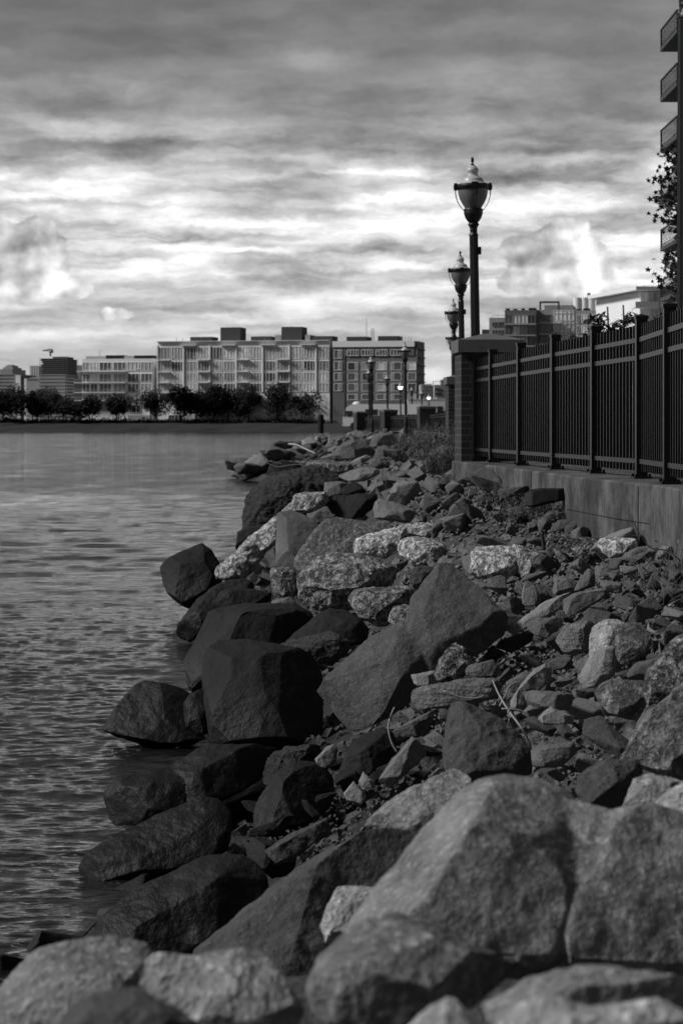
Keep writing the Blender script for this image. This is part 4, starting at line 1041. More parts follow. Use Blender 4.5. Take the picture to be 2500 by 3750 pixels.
# ------------------------------------------------------------------ street lamps
def lz(y): return 6.310 - .0012967 * y - ZT
def lr(r): return .0012967 * r
def make_lamp(lit=False):
    e = empty('street_lamp', (0, 0, 0))
    m = MB()
    fl = []                                             # fluted shaft
    n = 32; prof = [(54, 2900), (53, 2300), (50, 1140)]
    vs = []; 
    for r, y in prof:
        for k in range(n):
            a = 2 * math.pi * k / n; rr = lr(r) * (1.0 if k % 2 else .90)
            vs.append((rr * math.cos(a), rr * math.sin(a), lz(y)))
    m.add(vs, [(i * n + k, i * n + (k + 1) % n, (i + 1) * n + (k + 1) % n, (i + 1) * n + k) for i in range(2) for k in range(n)])
    m.lathe([(lr(r), z) for r, z in ((105, 0), (105, .10), (95, .14), (88, .45), (96, .50), (80, .56), (66, .70), (54, .78))], 24)
    m.build('pole', M['lampblack'], e)
    c = MB(); c.lathe([(lr(r), lz(y)) for r, y in ((52, 1145), (53, 1122), (42, 1112), (42, 1080), (46, 1076), (42, 1070), (46, 1045), (55, 1025), (67, 1014), (62, 1004), (50, 990))], 24)
    c.build('collar', M['lampblack'], e)
    b = MB(); b.lathe([(lr(r), lz(y)) for r, y in ((50, 992), (75, 962), (95, 930), (104, 900), (112, 882), (108, 872), (114, 846), (108, 830))], 24)
    b.build('bowl', M['lampblack'], e)
    g = MB(); g.lathe([(lr(r), lz(y)) for r, y in ((90, 833), (105, 803), (132, 760), (154, 715), (166, 672), (172, 630), (173, 598))], 32)
    g.build('globe', M['globelit' if lit else 'globe'], e)
    l = MB(); l.lathe([(lr(r), lz(y)) for r, y in ((172, 552), (150, 536), (128, 521), (121, 512), (119, 490), (108, 478), (88, 468), (66, 453), (57, 440), (60, 412), (69, 400), (69, 377), (60, 366), (44, 348), (29, 331))], 32)
    l.build('lid', M['lid'], e)
    r_ = MB(); r_.lathe([(lr(r), lz(y)) for r, y in ((174, 607), (190, 606), (192, 562), (186, 548), (170, 548))], 32)
    for k in range(4):
        Mx = Matrix.Rotation(k * math.pi / 2, 4, 'Z')
        r_.box(lr(184), lr(214), -lr(38), lr(38), lz(618), lz(536), Mx)
        r_.box(lr(214.5), lr(222), -lr(20), lr(20), lz(604), lz(556), Mx)
    r_.build('ring', M['lampblack'], e)
    f = MB(); f.lathe([(lr(r), lz(y)) for r, y in ((30, 333), (15, 312), (8, 302), (15, 290), (19, 284), (17, 264), (17, 250), (12, 240), (4, 235))], 16)
    f.build('finial', M['lampblack'], e)
    for k in range(4):
        Mx = Matrix.Rotation(k * math.pi / 2, 4, 'Z')
        t = MB()
        pts = [(lr(205), lz(615)), (lr(198), lz(680)), (lr(180), lz(745)), (lr(150), lz(800)), (lr(112), lz(848))]
        for s in (-1, 1):
            t.tube([Mx @ Vector((x, s * lr(26) * (1 - .75 * i / 4), z)) for i, (x, z) in enumerate(pts)], lr(3.2), n=5)
        for i in (1, 3):
            x, z = pts[i]; wv = lr(26) * (1 - .75 * i / 4)
            t.tube([Mx @ Vector((x, -wv, z)), Mx @ Vector((x, wv, z))], lr(3), n=5)
        t.build('strap', M['lampblack'], e)
    bx = MB(); bx.box(lr(46), lr(78), -lr(30), lr(30), lz(1355), lz(1268)); bx.box(lr(78), lr(82), -lr(22), lr(22), lz(1347), lz(1276)); bx.build('junction_box', M['lampblack'], e)
    return e
lamp = make_lamp(); lamp_lit = make_lamp(True)
LG = 'street lamps along the promenade'
LAMPS = [(2485 + 29, 16.75, 0, 'black fluted lamp post along the right edge, its head out of frame'),
         (1747, 36, 0, 'tallest and nearest complete street lamp, above the big brick pillar'),
         (1696, 55.3, 0, 'second tallest street lamp, just left of the nearest complete one'),
         (1668, 76, 0, 'third street lamp down the row, partly behind the second'),
         (1662, 98, 0, 'fourth street lamp, its head peeping over the big brick pillar'),
         (1487, 115, 0, 'tallest dark lamp of the far bend, in front of the brick building'),
         (1362.5, 136, 0, 'far bend lamp with another lamp just behind its pole'),
         (1354, 165, 0, 'dark lamp of the far bend, half hidden behind the pole of a nearer lamp'),
         (1420, 184, 0, 'unlit lamp between the two dark tall ones and the brightest lit lamp'),
         (1468, 215, 1, 'brightest lit lamp on the far bend, left of the tallest pole there'),
         (1509, 243, 0, 'unlit small lamp just right of the tallest pole of the far bend'),
         (1545, 270, 0, 'unlit small lamp next to the pair of small lit lamps'),
         (1571, 295, 1, 'small lit lamp, left of the pair near the narrow brick pillar'),
         (1599, 320, 1, 'small lit lamp, right of the pair near the narrow brick pillar')]
for x, Y, lit, lab in LAMPS:
    src = lamp_lit if lit else lamp
    o = copy_tree(src)
    tag(o, lab, 'street lamp', LG)
    p = px(x, CY, Y); o.location = (p.x, Y, ZT); o.rotation_euler = (0, R(-1.0 if Y > 20 else 0), R(4))
for s in (lamp, lamp_lit):
    for ch in list(s.children): bpy.data.objects.remove(ch)
    bpy.data.objects.remove(s)

# ------------------------------------------------------------------ buildings
FAC = {k: plain('facade_' + k, v, .8, .12, .15) for k, v in dict(pale=.78, mid=.29, dark=.13, brick=.17, charcoal=.05, white=.75, frame=.85, side=.22, grey=.34).items()}
class Bld:
    """a building whose front lies in the plane Y = const, turned a little; measured in photo pixels"""
    def __init__(s, name, label, x0, x1, yt, yb, Y, depth, mat, rz=0.0, roofmat=None, cat='building', group=None, line=False):
        s.xc = (x0 + x1) / 2
        if line: Y = Y - (s.xc - 890) * Y / F * math.tan(-rz)
        s.Y = Y; s.k = Y / F; s.yb = yb; s.mat = mat
        p = px(s.xc, yb, Y)
        s.e = empty(name, p, rz, label, cat, group)
        m = MB(); s.b(m, x0, x1, yt, yb, 0, depth); s.wall = m.build('wall', mat, s.e)
        if roofmat:
            r = MB(); s.b(r, x0 - 3, x1 + 3, yt - 3, yt, -.4, depth + .4); r.build('roof', roofmat, s.e)
    def b(s, mb, x0, x1, y0, y1, d0, d1):
        """box: photo x range, photo y range (top, bottom), depth range in metres behind the front"""
        mb.box((x0 - s.xc) * s.k, (x1 - s.xc) * s.k, d0, d1, (s.yb - y1) * s.k, (s.yb - y0) * s.k)
    def part(s, name, boxes, mat, parent=None):
        m = MB()
        for q in boxes: s.b(m, *q)
        return m.build(name, mat, parent or s.e)
    def window(s, x0, x1, y0, y1, mull=(), trans=(), frame=None, pane=None, fw=1.6, pr=.18):
        """frame with mullions (fractions of the width); the pane is a sub-part"""
        f = MB()
        bx = [(x0, x0 + fw, y0, y1), (x1 - fw, x1, y0, y1), (x0 + fw, x1 - fw, y0, y0 + fw), (x0 + fw, x1 - fw, y1 - fw, y1)]
        for q in mull:
            c = x0 + (x1 - x0) * q; bx.append((c - fw * .5, c + fw * .5, y0 + fw, y1 - fw))
        for q, a, c in trans:
            yy = y0 + (y1 - y0) * q; bx.append((x0 + (x1 - x0) * a, x0 + (x1 - x0) * c, yy - fw * .4, yy + fw * .4))
        for i, q in enumerate(bx): s.b(f, *q, -pr - (.02 if i > 3 else 0) - (.02 if i > 3 + len(mull) else 0), .02)
        fo = f.build('window', frame or FAC['frame'], s.e)
        p = MB(); s.b(p, x0 + fw * .5, x1 - fw * .5, y0 + fw * .5, y1 - fw * .5, -.06, .01)
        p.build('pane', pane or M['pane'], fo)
    def balcony(s, x0, x1, y, d=1.5, h=12, glassy=False, mat=None):
        sl = s.part('balcony', [(x0, x1, y, y + 2.6, -d, 0)], mat or FAC['pale'])
        n_ = int((x1 - x0) / 2.4)
        s.part('railing', [(x0 + (x1 - x0) * i / n_ - .25, x0 + (x1 - x0) * i / n_ + .25, y - h + 1, y, -d + .02, -d + .07) for i in range(n_ + 1)] + [(x0, x1, y - h, y - h + 1, -d, -d + .1), (x0, x0 + .5, y - h, y - h + .9, -d + .1, 0), (x1 - .5, x1, y - h, y - h + .9, -d + .1, 0)], FAC['mid'], sl)
rnd = random.Random(8)
c2 = lambda x: x * .5421                 # crop scale, origin (0,1150)
cy2 = lambda y: 1150 + y * .5421
c3 = lambda x: 800 + x * .5421
YB = 818
# main glass block
B = Bld('apartment_building', 'long pale apartment block across the water with two dark boxes on its roof', c2(1044), c3(764), cy2(182), 1552, YB, 14, FAC['pale'], R(-12), line=True)
bay0, bayw = c2(1044), (c3(764) - c2(1044)) / 13
rows_ = [(221, 305), (317, 386), (395, 458), (467, 528)]
for r_i, (ya, yb) in enumerate(rows_):
    for i in range(13):
        x0 = bay0 + i * bayw + 3.2; x1 = bay0 + (i + 1) * bayw - 3.2
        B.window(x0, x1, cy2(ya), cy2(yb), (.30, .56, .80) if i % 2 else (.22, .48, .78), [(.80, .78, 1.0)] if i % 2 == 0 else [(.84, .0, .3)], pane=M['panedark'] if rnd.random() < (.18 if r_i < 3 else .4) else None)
    for i in (0, 3, 6, 9):
        B.balcony(bay0 + i * bayw + 1, bay0 + (i + 1) * bayw - 1, cy2(yb) + 1)
for i in range(0, 14, 2): B.part('pier', [(bay0 + i * bayw - 2.0, bay0 + i * bayw + 2.0, cy2(212), cy2(530), -.5, -.001)], FAC['pale'])
B.part('parapet', [(c2(1038), c3(764), cy2(180), cy2(184), -.8, 13)], FAC['white'])
B.part('cornice', [(bay0 + i * bayw - 4, bay0 + (i + 1) * bayw + 4, cy2(206), cy2(212), -1.2, -.002) for i in (1.9, 4.9, 7.9, 10.9)], FAC['pale'])
for i, x0, x1 in ((0, 880, 950), (1, 1060, 1110), (2, 1190, 1240)):
    pass
for q in ((c3(-80), c3(126), 'a'),):
    pass
for x0, x1, y0, nm in ((c2(1463), c3(126), 86, 'penthouse'), (c3(413), c3(555), 86, 'penthouse'), (c2(1250), c2(1405), 149, 'plant_room'), (c3(200), c3(342), 149, 'plant_room'), (c3(627), c3(768), 150, 'plant_room'), (c3(370), c3(412), 141, 'plant_room'), (c3(577), c3(612), 141, 'plant_room')):
    B.part(nm, [(x0, x1, cy2(y0), cy2(181), 4, 12)], FAC['charcoal'] if x1 - x0 > 30 else FAC['mid'])
for x in (c2(1160), c2(1203), c3(186), c3(300)):
    B.part('vent_pipe', [(x - .5, x + .5, cy2(157), cy2(181), 3, 3.2)], FAC['mid'])
for i in range(1, 13, 2):
    B.window(bay0 + i * bayw + 4, bay0 + (i + 1) * bayw - 4, cy2(545), cy2(600), (.3, .6), (), pane=M['panedark'])
for i in range(1, 13, 2):
    B.window(bay0 + i * bayw - 10, bay0 + (i + 1) * bayw - 8, cy2(680), cy2(716), (.25, .5, .75), (), pane=M['panedark'], fw=1.2)
# left wing
B = Bld('apartment_building', 'lower pale wing with corner balconies, left of the long apartment block', c2(546), c2(1043.5), cy2(302), 1552, YB, 14, FAC['pale'], R(-12), line=True)
cols = [(548, 600), (606, 655), (668, 752), (766, 855), (866, 948), (960, 1040)]
for ya, yb in ((325, 384), (402, 460), (470, 526), (540, 580)):
    for i, (a, b) in enumerate(cols):
        B.window(c2(a), c2(b), cy2(ya), cy2(yb), (.36, .7) if i > 1 else (.5,), [(.8, .7, 1)] if i > 1 else (), pane=M['panedark'] if rnd.random() < .4 else None)
    B.balcony(c2(500 if ya > 390 else 520), c2(862), cy2(yb) + 1, 2.2)
B.part('roof_terrace', [(c2(560), c2(700), cy2(283), cy2(301), 2, 12), (c2(830), c2(900), cy2(281), cy2(301), 2, 10)], FAC['grey'])
B.part('roof_garden', [(c2(700), c2(828), cy2(277), cy2(301), 2, 8), (c2(902), c2(1040), cy2(279), cy2(301), 2, 8)], M['leafdark'])
for x in (640, 650): B.part('mast', [(c2(x) - .4, c2(x) + .4, cy2(238), cy2(283), 4, 4.1)], FAC['mid'])
B.window(c2(880), c2(960), cy2(612), cy2(668), (.2, .6), (), pane=M['panedark'])
B.part('shopfront', [(c2(870), c2(1045), cy2(684), cy2(730), -.3, -.001)], FAC['mid'])
# right brick block
B = Bld('apartment_building', 'dark brick apartment block at the right end of the row, behind the far lamps', c3(764.5), c3(1345), cy2(184), 1552, YB, 14, FAC['brick'], R(-12), line=True)
B.part('dark_band', [(c3(765), c3(848), cy2(222), 1552, -.25, -.003), (c3(848), c3(1325), cy2(222), cy2(282), -.25, -.003)], FAC['dark'])
B.part('parapet', [(c3(764.5), c3(1328), cy2(182), cy2(222), -.6, -.005)], FAC['pale'])
for ya, yb in ((240, 300), (318, 380), (396, 450), (468, 520)):
    B.window(c3(776), c3(830), cy2(ya), cy2(yb), (.58, .76), (), pr=.45)
for i, x in enumerate((866, 964, 1064, 1163)):
    B.window(c3(x), c3(x + 79), cy2(240), cy2(282), (.30, .55, .78), [(.35, 0, .3)] if i % 2 == 0 else (), pr=.45)
for j, (ya, yb) in enumerate(((325, 380), (396, 450), (468, 522), (540, 580))):
    for i, x in enumerate((867, 966, 1066, 1166, 1280)):
        ww = 73 if x < 1200 else 58
        B.window(c3(x), c3(x + ww), cy2(ya), cy2(yb), (.72, .86) if i < 3 else ((.14, .28) if i == 3 else ()), (), pane=M['panedark'] if rnd.random() < .3 + .12 * j else None)
    B.part('ledge', [(c3(848), c3(1338), cy2(yb) + 4, cy2(yb) + 6, -.12, -.001)], FAC['mid'])
for i, (x0, x1) in enumerate(((843, 985), (1060, 1200))):
    B.part('plant_room', [(c3(x0), c3(x1), cy2(149 if i == 0 else 146), cy2(183), 4, 12)], FAC['charcoal'])
B.part('mast', [(c3(971), c3(973.5), cy2(25), cy2(183), 6, 6.15)], FAC['mid'])
B.part('lattice_mast', [(c3(1006), c3(1008.5), cy2(95), cy2(183), 6, 6.2), (c3(1023), c3(1025.5), cy2(95), cy2(183), 6, 6.2)] + [(c3(1008.5), c3(1023), cy2(y), cy2(y + 3), 6, 6.15) for y in range(95, 178, 14)], FAC['charcoal'])
for x in (1222, 1250, 1273, 1290): B.part('vent_pipe', [(c3(x) - .5, c3(x) + .5, cy2(155), cy2(182), 3, 3.2)], FAC['mid'])
for y in (235, 290, 345, 400, 455, 510): B.part('end_balcony', [(c3(1345), c3(1356), cy2(y), cy2(y + 7), 2, 13)], FAC['dark'])
for i in range(4): B.window(c3(520 + 95 * i - 0) + 150, c3(590 + 95 * i) + 150, cy2(686), cy2(714), (.3, .6), (), pane=M['panedark'], fw=1.2)
# far skyline at the left
SK = [('city_tower', 'dome roofed far tower at the left edge of the skyline', 0, 88, 372, 1300, FAC['grey'], 'dome'),
      ('city_building', 'grey far office slab at the left edge, below the dome roofed tower', -30, 105, 406, 1250, FAC['mid'], 'rows'),
      ('city_building', 'narrow white lit far building, left of a dark narrow one', 107, 137, 413, 1240, FAC['white'], 'side'),
      ('city_building', 'thin pale far building with a dark roof beside the gabled one', 165, 196, 436, 1230, FAC['white'], 'side'),
      ('city_building', 'far building with a gabled roof, left of the tower under construction', 180, 266, 440, 1220, FAC['grey'], 'gable'),
      ('city_tower', 'striped far tower just behind the gabled building', 203, 268, 350, 1400, FAC['grey'], 'stripes'),
      ('city_tower', 'far tower under construction with open dark floors and a crane on top', 266, 446, 404, 1200, FAC['grey'], 'works'),
      ('city_building', 'dark far block between the tower under construction and the pale wing', 448, 504, 434, 1190, FAC['mid'], 'rows'),
      ('city_building', 'stepped far building behind the left end of the pale wing', 450, 548, 384, 1350, FAC['mid'], 'steps')]
for nm, lab, a, b, t, Y, mat, kind in SK:
    B = Bld(nm, lab, c2(a), c2(b), cy2(t), 1556, Y, 30, mat, R(-6), group='far skyline at the left')
    w_ = c2(b) - c2(a)
    if kind in ('rows', 'works', 'stripes'):
        nr = 14 if kind != 'stripes' else 4
        for k in range(nr):
            y0 = cy2(t) + 3 + k * (1545 - cy2(t)) / nr
            if kind == 'stripes':
                x = c2(a) + 3 + k * w_ / nr; B.part('window_band', [(x, x + 4, cy2(t) + 4, 1550, -.2, -.001)], FAC['pale'])
            else: B.part('window_band', [(c2(a) + 1, c2(b) - 1, y0, y0 + 2.2, -.2, -.001)], FAC['charcoal'] if kind == 'rows' else FAC['mid'])
    if kind == 'dome': B.part('dome', [(c2(22), c2(66), cy2(345), cy2(360), 6, 20), (c2(10), c2(78), cy2(358), cy2(373), 4, 24), (c2(32), c2(56), cy2(340), cy2(346), 8, 16)], FAC['grey'])
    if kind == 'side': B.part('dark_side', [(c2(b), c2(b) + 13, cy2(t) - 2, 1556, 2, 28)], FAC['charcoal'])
    if kind == 'gable':
        m = MB(); k = B.k; m.prism([((c2(180) - B.xc) * k, (1556 - cy2(440)) * k), ((c2(266) - B.xc) * k, (1556 - cy2(440)) * k), ((c2(225) - B.xc) * k, (1556 - cy2(424)) * k)], -.3, 30); m.build('gable_roof', FAC['mid'], B.e)
    if kind == 'steps': B.part('upper_block', [(c2(505), c2(548), cy2(345), cy2(385), 2, 20), (c2(450), c2(488), cy2(370), cy2(385), 2, 20)], FAC['mid'])
    if kind == 'works':
        for k in range(8):
            y0 = cy2(300) + k * (cy2(404) - cy2(300)) / 8
            B.part('floor_slab', [(c2(264), c2(446), y0, y0 + 1.8, -.3, 30)], FAC['mid'])
            B.part('open_floor', [(c2(268) + 4 * (k % 3), c2(442), y0 + 1.8, y0 + 7.05, 3, 28)], FAC['charcoal'])
        B.part('core', [(c2(345), c2(442), cy2(287), cy2(300), 4, 20)], FAC['charcoal'])
        B.part('hoist_mast', [(c2(451), c2(454), cy2(288), 1556, 0, 1)], FAC['mid'])
B = None
ce = empty('tower_crane', px(c2(343), cy2(287), 1206), 0, 'small tower crane standing on the far tower under construction', 'crane')
k = 1206 / F * .5421
m = MB(); m.box(-5 * k, 5 * k, -.6, .6, 0, 34 * k); m.build('mast', FAC['mid'], ce)
m = MB(); m.box(-54 * k, 18 * k, -.5, .5, 36 * k, 42 * k); m.tube([(-50 * k, 0, 42 * k), (2 * k, 0, 50 * k), (17 * k, 0, 42 * k)], .35); m.build('jib', FAC['mid'], ce)
m = MB(); m.box(6 * k, 17 * k, -.9, .9, 24 * k, 35.9 * k); m.build('counterweight', FAC['charcoal'], ce)
m = MB(); m.box(-9 * k, -5.2 * k, -.8, .8, 26 * k, 34 * k); m.build('cab', FAC['charcoal'], ce)

# buildings behind the fence at the right: crop 4, origin (1550,950) scale .6059
x4 = lambda x: 1550 + x * .6059
y4 = lambda y: 950 + y * .6059
YR = 520
B = Bld('apartment_building', 'low grey block at the left end of the buildings beyond the near fence', x4(396), x4(489), y4(352), 1560, YR + 12, 30, FAC['mid'], R(-8))
for r_i in range(3):
    for i in range(2): B.window(x4(414 + 40 * i), x4(448 + 40 * i), y4(378 + 48 * r_i), y4(404 + 48 * r_i), (.5,), (), pane=M['panedark'], frame=FAC['grey'], fw=.8)
B.part('railing', [(x4(412), x4(489), y4(338), y4(340), 0, .1), (x4(412), x4(414), y4(338), y4(351), .1, .2), (x4(450), x4(452), y4(338), y4(351), .1, .2)], FAC['mid'])
B.part('low_annexe', [(x4(350), x4(395.5), y4(422), 1560, 1, 20)], FAC['charcoal'])
B = Bld('apartment_building', 'dark glass fronted block with two deep terraces beyond the near fence', x4(490), x4(678), y4(306), 1560, YR, 30, FAC['dark'], R(-8))
for ya, yb in ((335, 388), (402, 455), (470, 520)):
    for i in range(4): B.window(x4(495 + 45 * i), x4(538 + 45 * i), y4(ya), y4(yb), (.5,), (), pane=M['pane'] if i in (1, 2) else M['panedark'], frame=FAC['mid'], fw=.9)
    B.part('slab', [(x4(488), x4(680), y4(yb) + 1, y4(yb) + 6, -1.6, -.002)], FAC['mid'])
B.part('roof_railing', [(x4(492), x4(640), y4(294), y4(296), 0, .1)] + [(x4(492 + 24 * i), x4(493.5 + 24 * i), y4(296), y4(306), .02, .09) for i in range(7)], FAC['dark'])
B.part('roof_garden', [(x4(a), x4(a + w_), y4(298 - h_), y4(305.5), 1, 4) for a, w_, h_ in ((496, 18, 5), (540, 22, 1), (590, 16, 3), (632, 44, 6))], M['leafdark'])
B = Bld('apartment_building', 'grey block with a glazed white corner and dark roof pergola beyond the near fence', x4(679), x4(918), y4(304), 1560, YR + 3, 30, FAC['mid'], R(-8))
for ya, yb in ((332, 372), (395, 440), (455, 500)):
    B.window(x4(705), x4(772), y4(ya), y4(yb), (.3, .6), (), frame=FAC['grey'], fw=.9, pane=M['panedark'])
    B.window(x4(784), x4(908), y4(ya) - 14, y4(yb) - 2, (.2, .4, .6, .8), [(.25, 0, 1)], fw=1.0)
    B.balcony(x4(696), x4(832), y4(yb) + 6, 1.5, 12)
B.part('roof_block', [(x4(720), x4(896), y4(268), y4(303.5), 6, 20)], FAC['mid'])
B.part('pergola', [(x4(694), x4(814), y4(248), y4(257), 3, 5), (x4(694), x4(702), y4(257), y4(303.5), 3, 5), (x4(806), x4(814), y4(257), y4(303.5), 3, 5)], FAC['charcoal'])
B = Bld('apartment_building', 'grey block with paired white windows beyond the near fence, left of the white terraced house', x4(918.5), x4(1068), y4(308), 1560, YR + 1, 30, FAC['mid'], R(-8))
for ya, yb in ((334, 382), (400, 446), (462, 510)):
    for i, x in enumerate((925, 952, 1000)): B.window(x4(x), x4(x + (12 if i == 0 else 36)), y4(ya), y4(yb), (.5,) if i else (), (), fw=.9, pane=M['panedark'] if i == 0 else None)
B.part('roof_garden', [(x4(a), x4(a + w_), y4(302 - h_), y4(307.5), 1, 4) for a, w_, h_ in ((922, 30, 4), (962, 40, 8))], M['leafdark'])
B = Bld('apartment_building', 'tall pale block with four dark roof vents and rounded corner drums beyond the near fence', x4(1064), x4(1300), y4(214), 1560, YR + 40, 30, FAC['grey'], R(-8))
m = MB()
for cx_, r_ in ((925, 26), (970, 24), (1010, 24), (1046, 22)):
    m.lathe([(r_ * .6059 * B.k, 0), (r_ * .6059 * B.k, (1560 - y4(224)) * B.k)], 20, ((x4(cx_) - B.xc) * B.k, 4, 0))
m.build('corner_drum', FAC['pale'], B.e)
for i in range(4): B.part('roof_vent', [(x4(1102 + 40 * i), x4(1126 + 40 * i), y4(197), y4(213.5), 2, 5)], FAC['charcoal'])
for i, x in enumerate((1080, 1112, 1145, 1185, 1215)): B.window(x4(x), x4(x + 26), y4(262), y4(290), (.5,), (), fw=1.0)
B.part('roof_clutter', [(x4(985), x4(1006), y4(196), y4(223), 3, 4), (x4(1012), x4(1035), y4(212), y4(223), 3, 5), (x4(1036), x4(1062), y4(205), y4(223), 3, 5)], FAC['mid'])
B = Bld('apartment_building', 'pale low block in front of the tall pale block, behind the bush by the fence', x4(1069), x4(1292), y4(308), 1560, YR - 6, 26, FAC['pale'], R(-8))
for i in range(6): B.window(x4(1076 + 36 * i), x4(1104 + 36 * i), y4(320), y4(358), (.5,), (), fw=.9)
for i in range(6): B.window(x4(1076 + 36 * i), x4(1104 + 36 * i), y4(388), y4(430), (.5,), (), fw=.9)
B.part('slab', [(x4(1066), x4(1295), y4(374), y4(384), -1.5, -.002)], FAC['white'])
# white terraced house
B = Bld('apartment_building', 'white house with wide flat overhanging roof slabs near the right edge beyond the fence', x4(1300), x4(1560), y4(196), 1560, 400, 26, FAC['pale'], R(10))
B.part('roof_slab', [(x4(1244), x4(1560), y4(170), y4(192), -3, 26)], FAC['white'])
B.part('balcony', [(x4(1240), x4(1560), y4(262), y4(298), -3, -.002)], FAC['white'])
B.part('balcony', [(x4(1240), x4(1560), y4(372), y4(404), -3, -.002)], FAC['white'])
for i in range(6): B.window(x4(1304 + 26 * i), x4(1327 + 26 * i), y4(200), y4(258), (.5,), (), fw=.9)
for i in range(6): B.window(x4(1304 + 26 * i), x4(1327 + 26 * i), y4(302), y4(368), (.5,), (), fw=.9)
B.part('roof_railing', [(x4(1330), x4(1520), y4(156), y4(158), 1, 1.1)] + [(x4(1330 + 30 * i), x4(1331.5 + 30 * i), y4(158), y4(169.5), 1.01, 1.09) for i in range(7)], FAC['grey'])
# the two dark blocks beside the bright gap, above the lit lamps
x7 = lambda x: 1200 + x * .3189
y7 = lambda y: 1250 + y * .3189
B = Bld('city_building', 'far dark block left of the bright gap of sky, above the small lit lamps', x7(1070), x7(1194), y7(492), 1556, 700, 20, FAC['mid'], 0)
for r_i in range(3):
    for i in range(3): B.window(x7(1090 + 36 * i), x7(1110 + 36 * i), y7(510 + 44 * r_i), y7(536 + 44 * r_i), (), (), pane=M['panedark'], frame=FAC['grey'], fw=.5)
B = Bld('city_building', 'far dark block right of the bright gap of sky, beside the narrow pillar', x7(1222), x7(1400), y7(500), 1556, 690, 20, FAC['mid'], 0)
B.part('roof_block', [(x7(1308), x7(1400), y7(438), y7(499.5), 2, 12)], FAC['dark'])
B.part('gantry', [(x7(1206), x7(1306), y7(456), y7(461), 1, 1.5), (x7(1206), x7(1212), y7(461), y7(520), 1, 1.5)], FAC['charcoal'])
B.part('window_band', [(x7(1230), x7(1300), y7(540), y7(556), -.2, -.001), (x7(1230), x7(1300), y7(590), y7(606), -.2, -.001)], FAC['charcoal'])

# balcony tower at the right edge: its wall is just outside the frame, the balconies hang into it
te = empty('apartment_tower', (21.6, 130, 1.62), 0, 'dark tall tower at the right edge, only its stacked balconies in view', 'building')
m = MB(); m.box(0, 14, 0, 15.5, 0, 31); m.build('wall', FAC['dark'], te)
for i, zc in enumerate((24.3, 21.3, 18.3, 15.3, 12.4, 9.4)):
    zc -= 1.62
    sl = MB(); sl.box(-2.65, -.002, 7, 14, zc - .02, zc + .22); sl = sl.build('balcony', FAC['charcoal'], te)
    rl = MB(); z0 = zc + .22; z1 = z0 + 1.08
    for j in range(14):
        y = 7.05 + 6.9 * j / 13; big = j % 13 == 0
        rl.box(-2.63 if not big else -2.64, -2.59 if not big else -2.56, y - (.02 if not big else .04), y + (.02 if not big else .04), z0, z1 - .061)
    for j in range(1, 6):
        x = -2.6 + 2.5 * j / 6; rl.box(x - .02, x + .02, 7.02, 7.06, z0, z1 - .061)
    rl.box(-2.65, -2.55, 7, 14, z1 - .06, z1); rl.box(-2.549, -.01, 7, 7.08, z1 - .06, z1)
    rl.box(-2.62, -2.58, 7.1, 13.9, z0 + .10, z0 + .14); rl.box(-2.54, -.01, 7.02, 7.06, z0 + .10, z0 + .14)
    rl.build('railing', M['rubber'], sl)

# ------------------------------------------------------------------ vehicles behind the far fence
def motorhome():
    Y = 236; k = Y / F
    e = empty('motorhome', (px(1254, CY, Y).x, Y, 1.63), R(-6), 'white motorhome with a dark windscreen facing left behind the far pillar', 'motorhome')
    L_ = 7.6; h = 2.32 + 0.02
    m = MB(); prof = [(0.05, .35), (0.0, 1.0), (.02, 1.25), (.28, 1.92), (.35, 2.2), (.95, 2.5), (L_, 2.5), (L_, .35)]
    m.prism(prof, 0, 2.2); m.build('body', M['white'], e)
    m = MB(); m.prism([(.10, 1.30), (.26, 1.30), (.42, 1.84), (.245, 1.84)], -.03, 2.23); m.prism([(-.02, 1.26), (.30, 1.88), (.27, 1.90), (-.04, 1.28)], .15, 2.05); m.build('windscreen', M['rubber'], e)
    m = MB(); m.box(.42, .95, -.035, -.001, 1.30, 1.84); m.build('side_window', M['rubber'], e)
    m = MB(); m.box(2.2, 3.4, -.035, -.001, 1.45, 2.0); m.build('side_window', M['rubber'], e)
    m = MB(); m.box(-.10, -.005, .1, 2.1, .35, .62); m.build('bumper', FAC['mid'], e)
    for y in (.35, 1.85):
        m = MB(); m.lathe([(.09, 0), (.09, .05)], 12, (0, 0, 0)); o = m.build('headlight', FAC['grey'], e); o.rotation_euler = (0, R(-90), 0); o.location = (0.0, y, .85)
    for x in (1.1, L_ - 1.6):
        for y in (-.02, 2.0):
            m = MB(); m.lathe([(.36, 0), (.36, .22)], 20); o = m.build('wheel', M['rubber'], e); o.rotation_euler = (R(-90), 0, 0); o.location = (x, y, .36)
    m = MB(); m.lathe([(.42, 0), (.40, .14), (.25, .24), (.08, .28)], 16, (1.3, 1.1, 2.501)); m.build('roof_dome', M['white'], e)
    m = MB(); m.tube([(.8, .3, 2.5), (.62, .3, 3.0)], .02); m.build('aerial', FAC['charcoal'], e)
    return e
motorhome()
def trailer(label, x0, x1, y0, Y, dark=False):
    k = Y / F; e = empty('white_trailer', (px(x0, CY, Y).x, Y, 1.63), 0, label, 'trailer')
    L_ = (x1 - x0) * k; h = px(0, y0, Y).z - 1.63
    m = MB(); m.box(0, L_, 0, 2.4, .55, h - .08); m.build('body', M['white'], e)
    m = MB(); m.box(-.05, L_ + .05, -.05, 2.45, h - .08, h); m.build('roof', FAC['white'], e)
    for i in range(3):
        m = MB(); m.box(L_ * (.2 + .28 * i), L_ * (.2 + .28 * i) + .7, -.03, -.001, h * .5, h * .75); m.build('window', M['rubber'], e)
    for x in (.8, L_ - .8):
        m = MB(); m.lathe([(.4, 0), (.4, .25)], 16); o = m.build('wheel', M['rubber'], e); o.rotation_euler = (R(-90), 0, 0); o.location = (x, .05, .4)
    return e
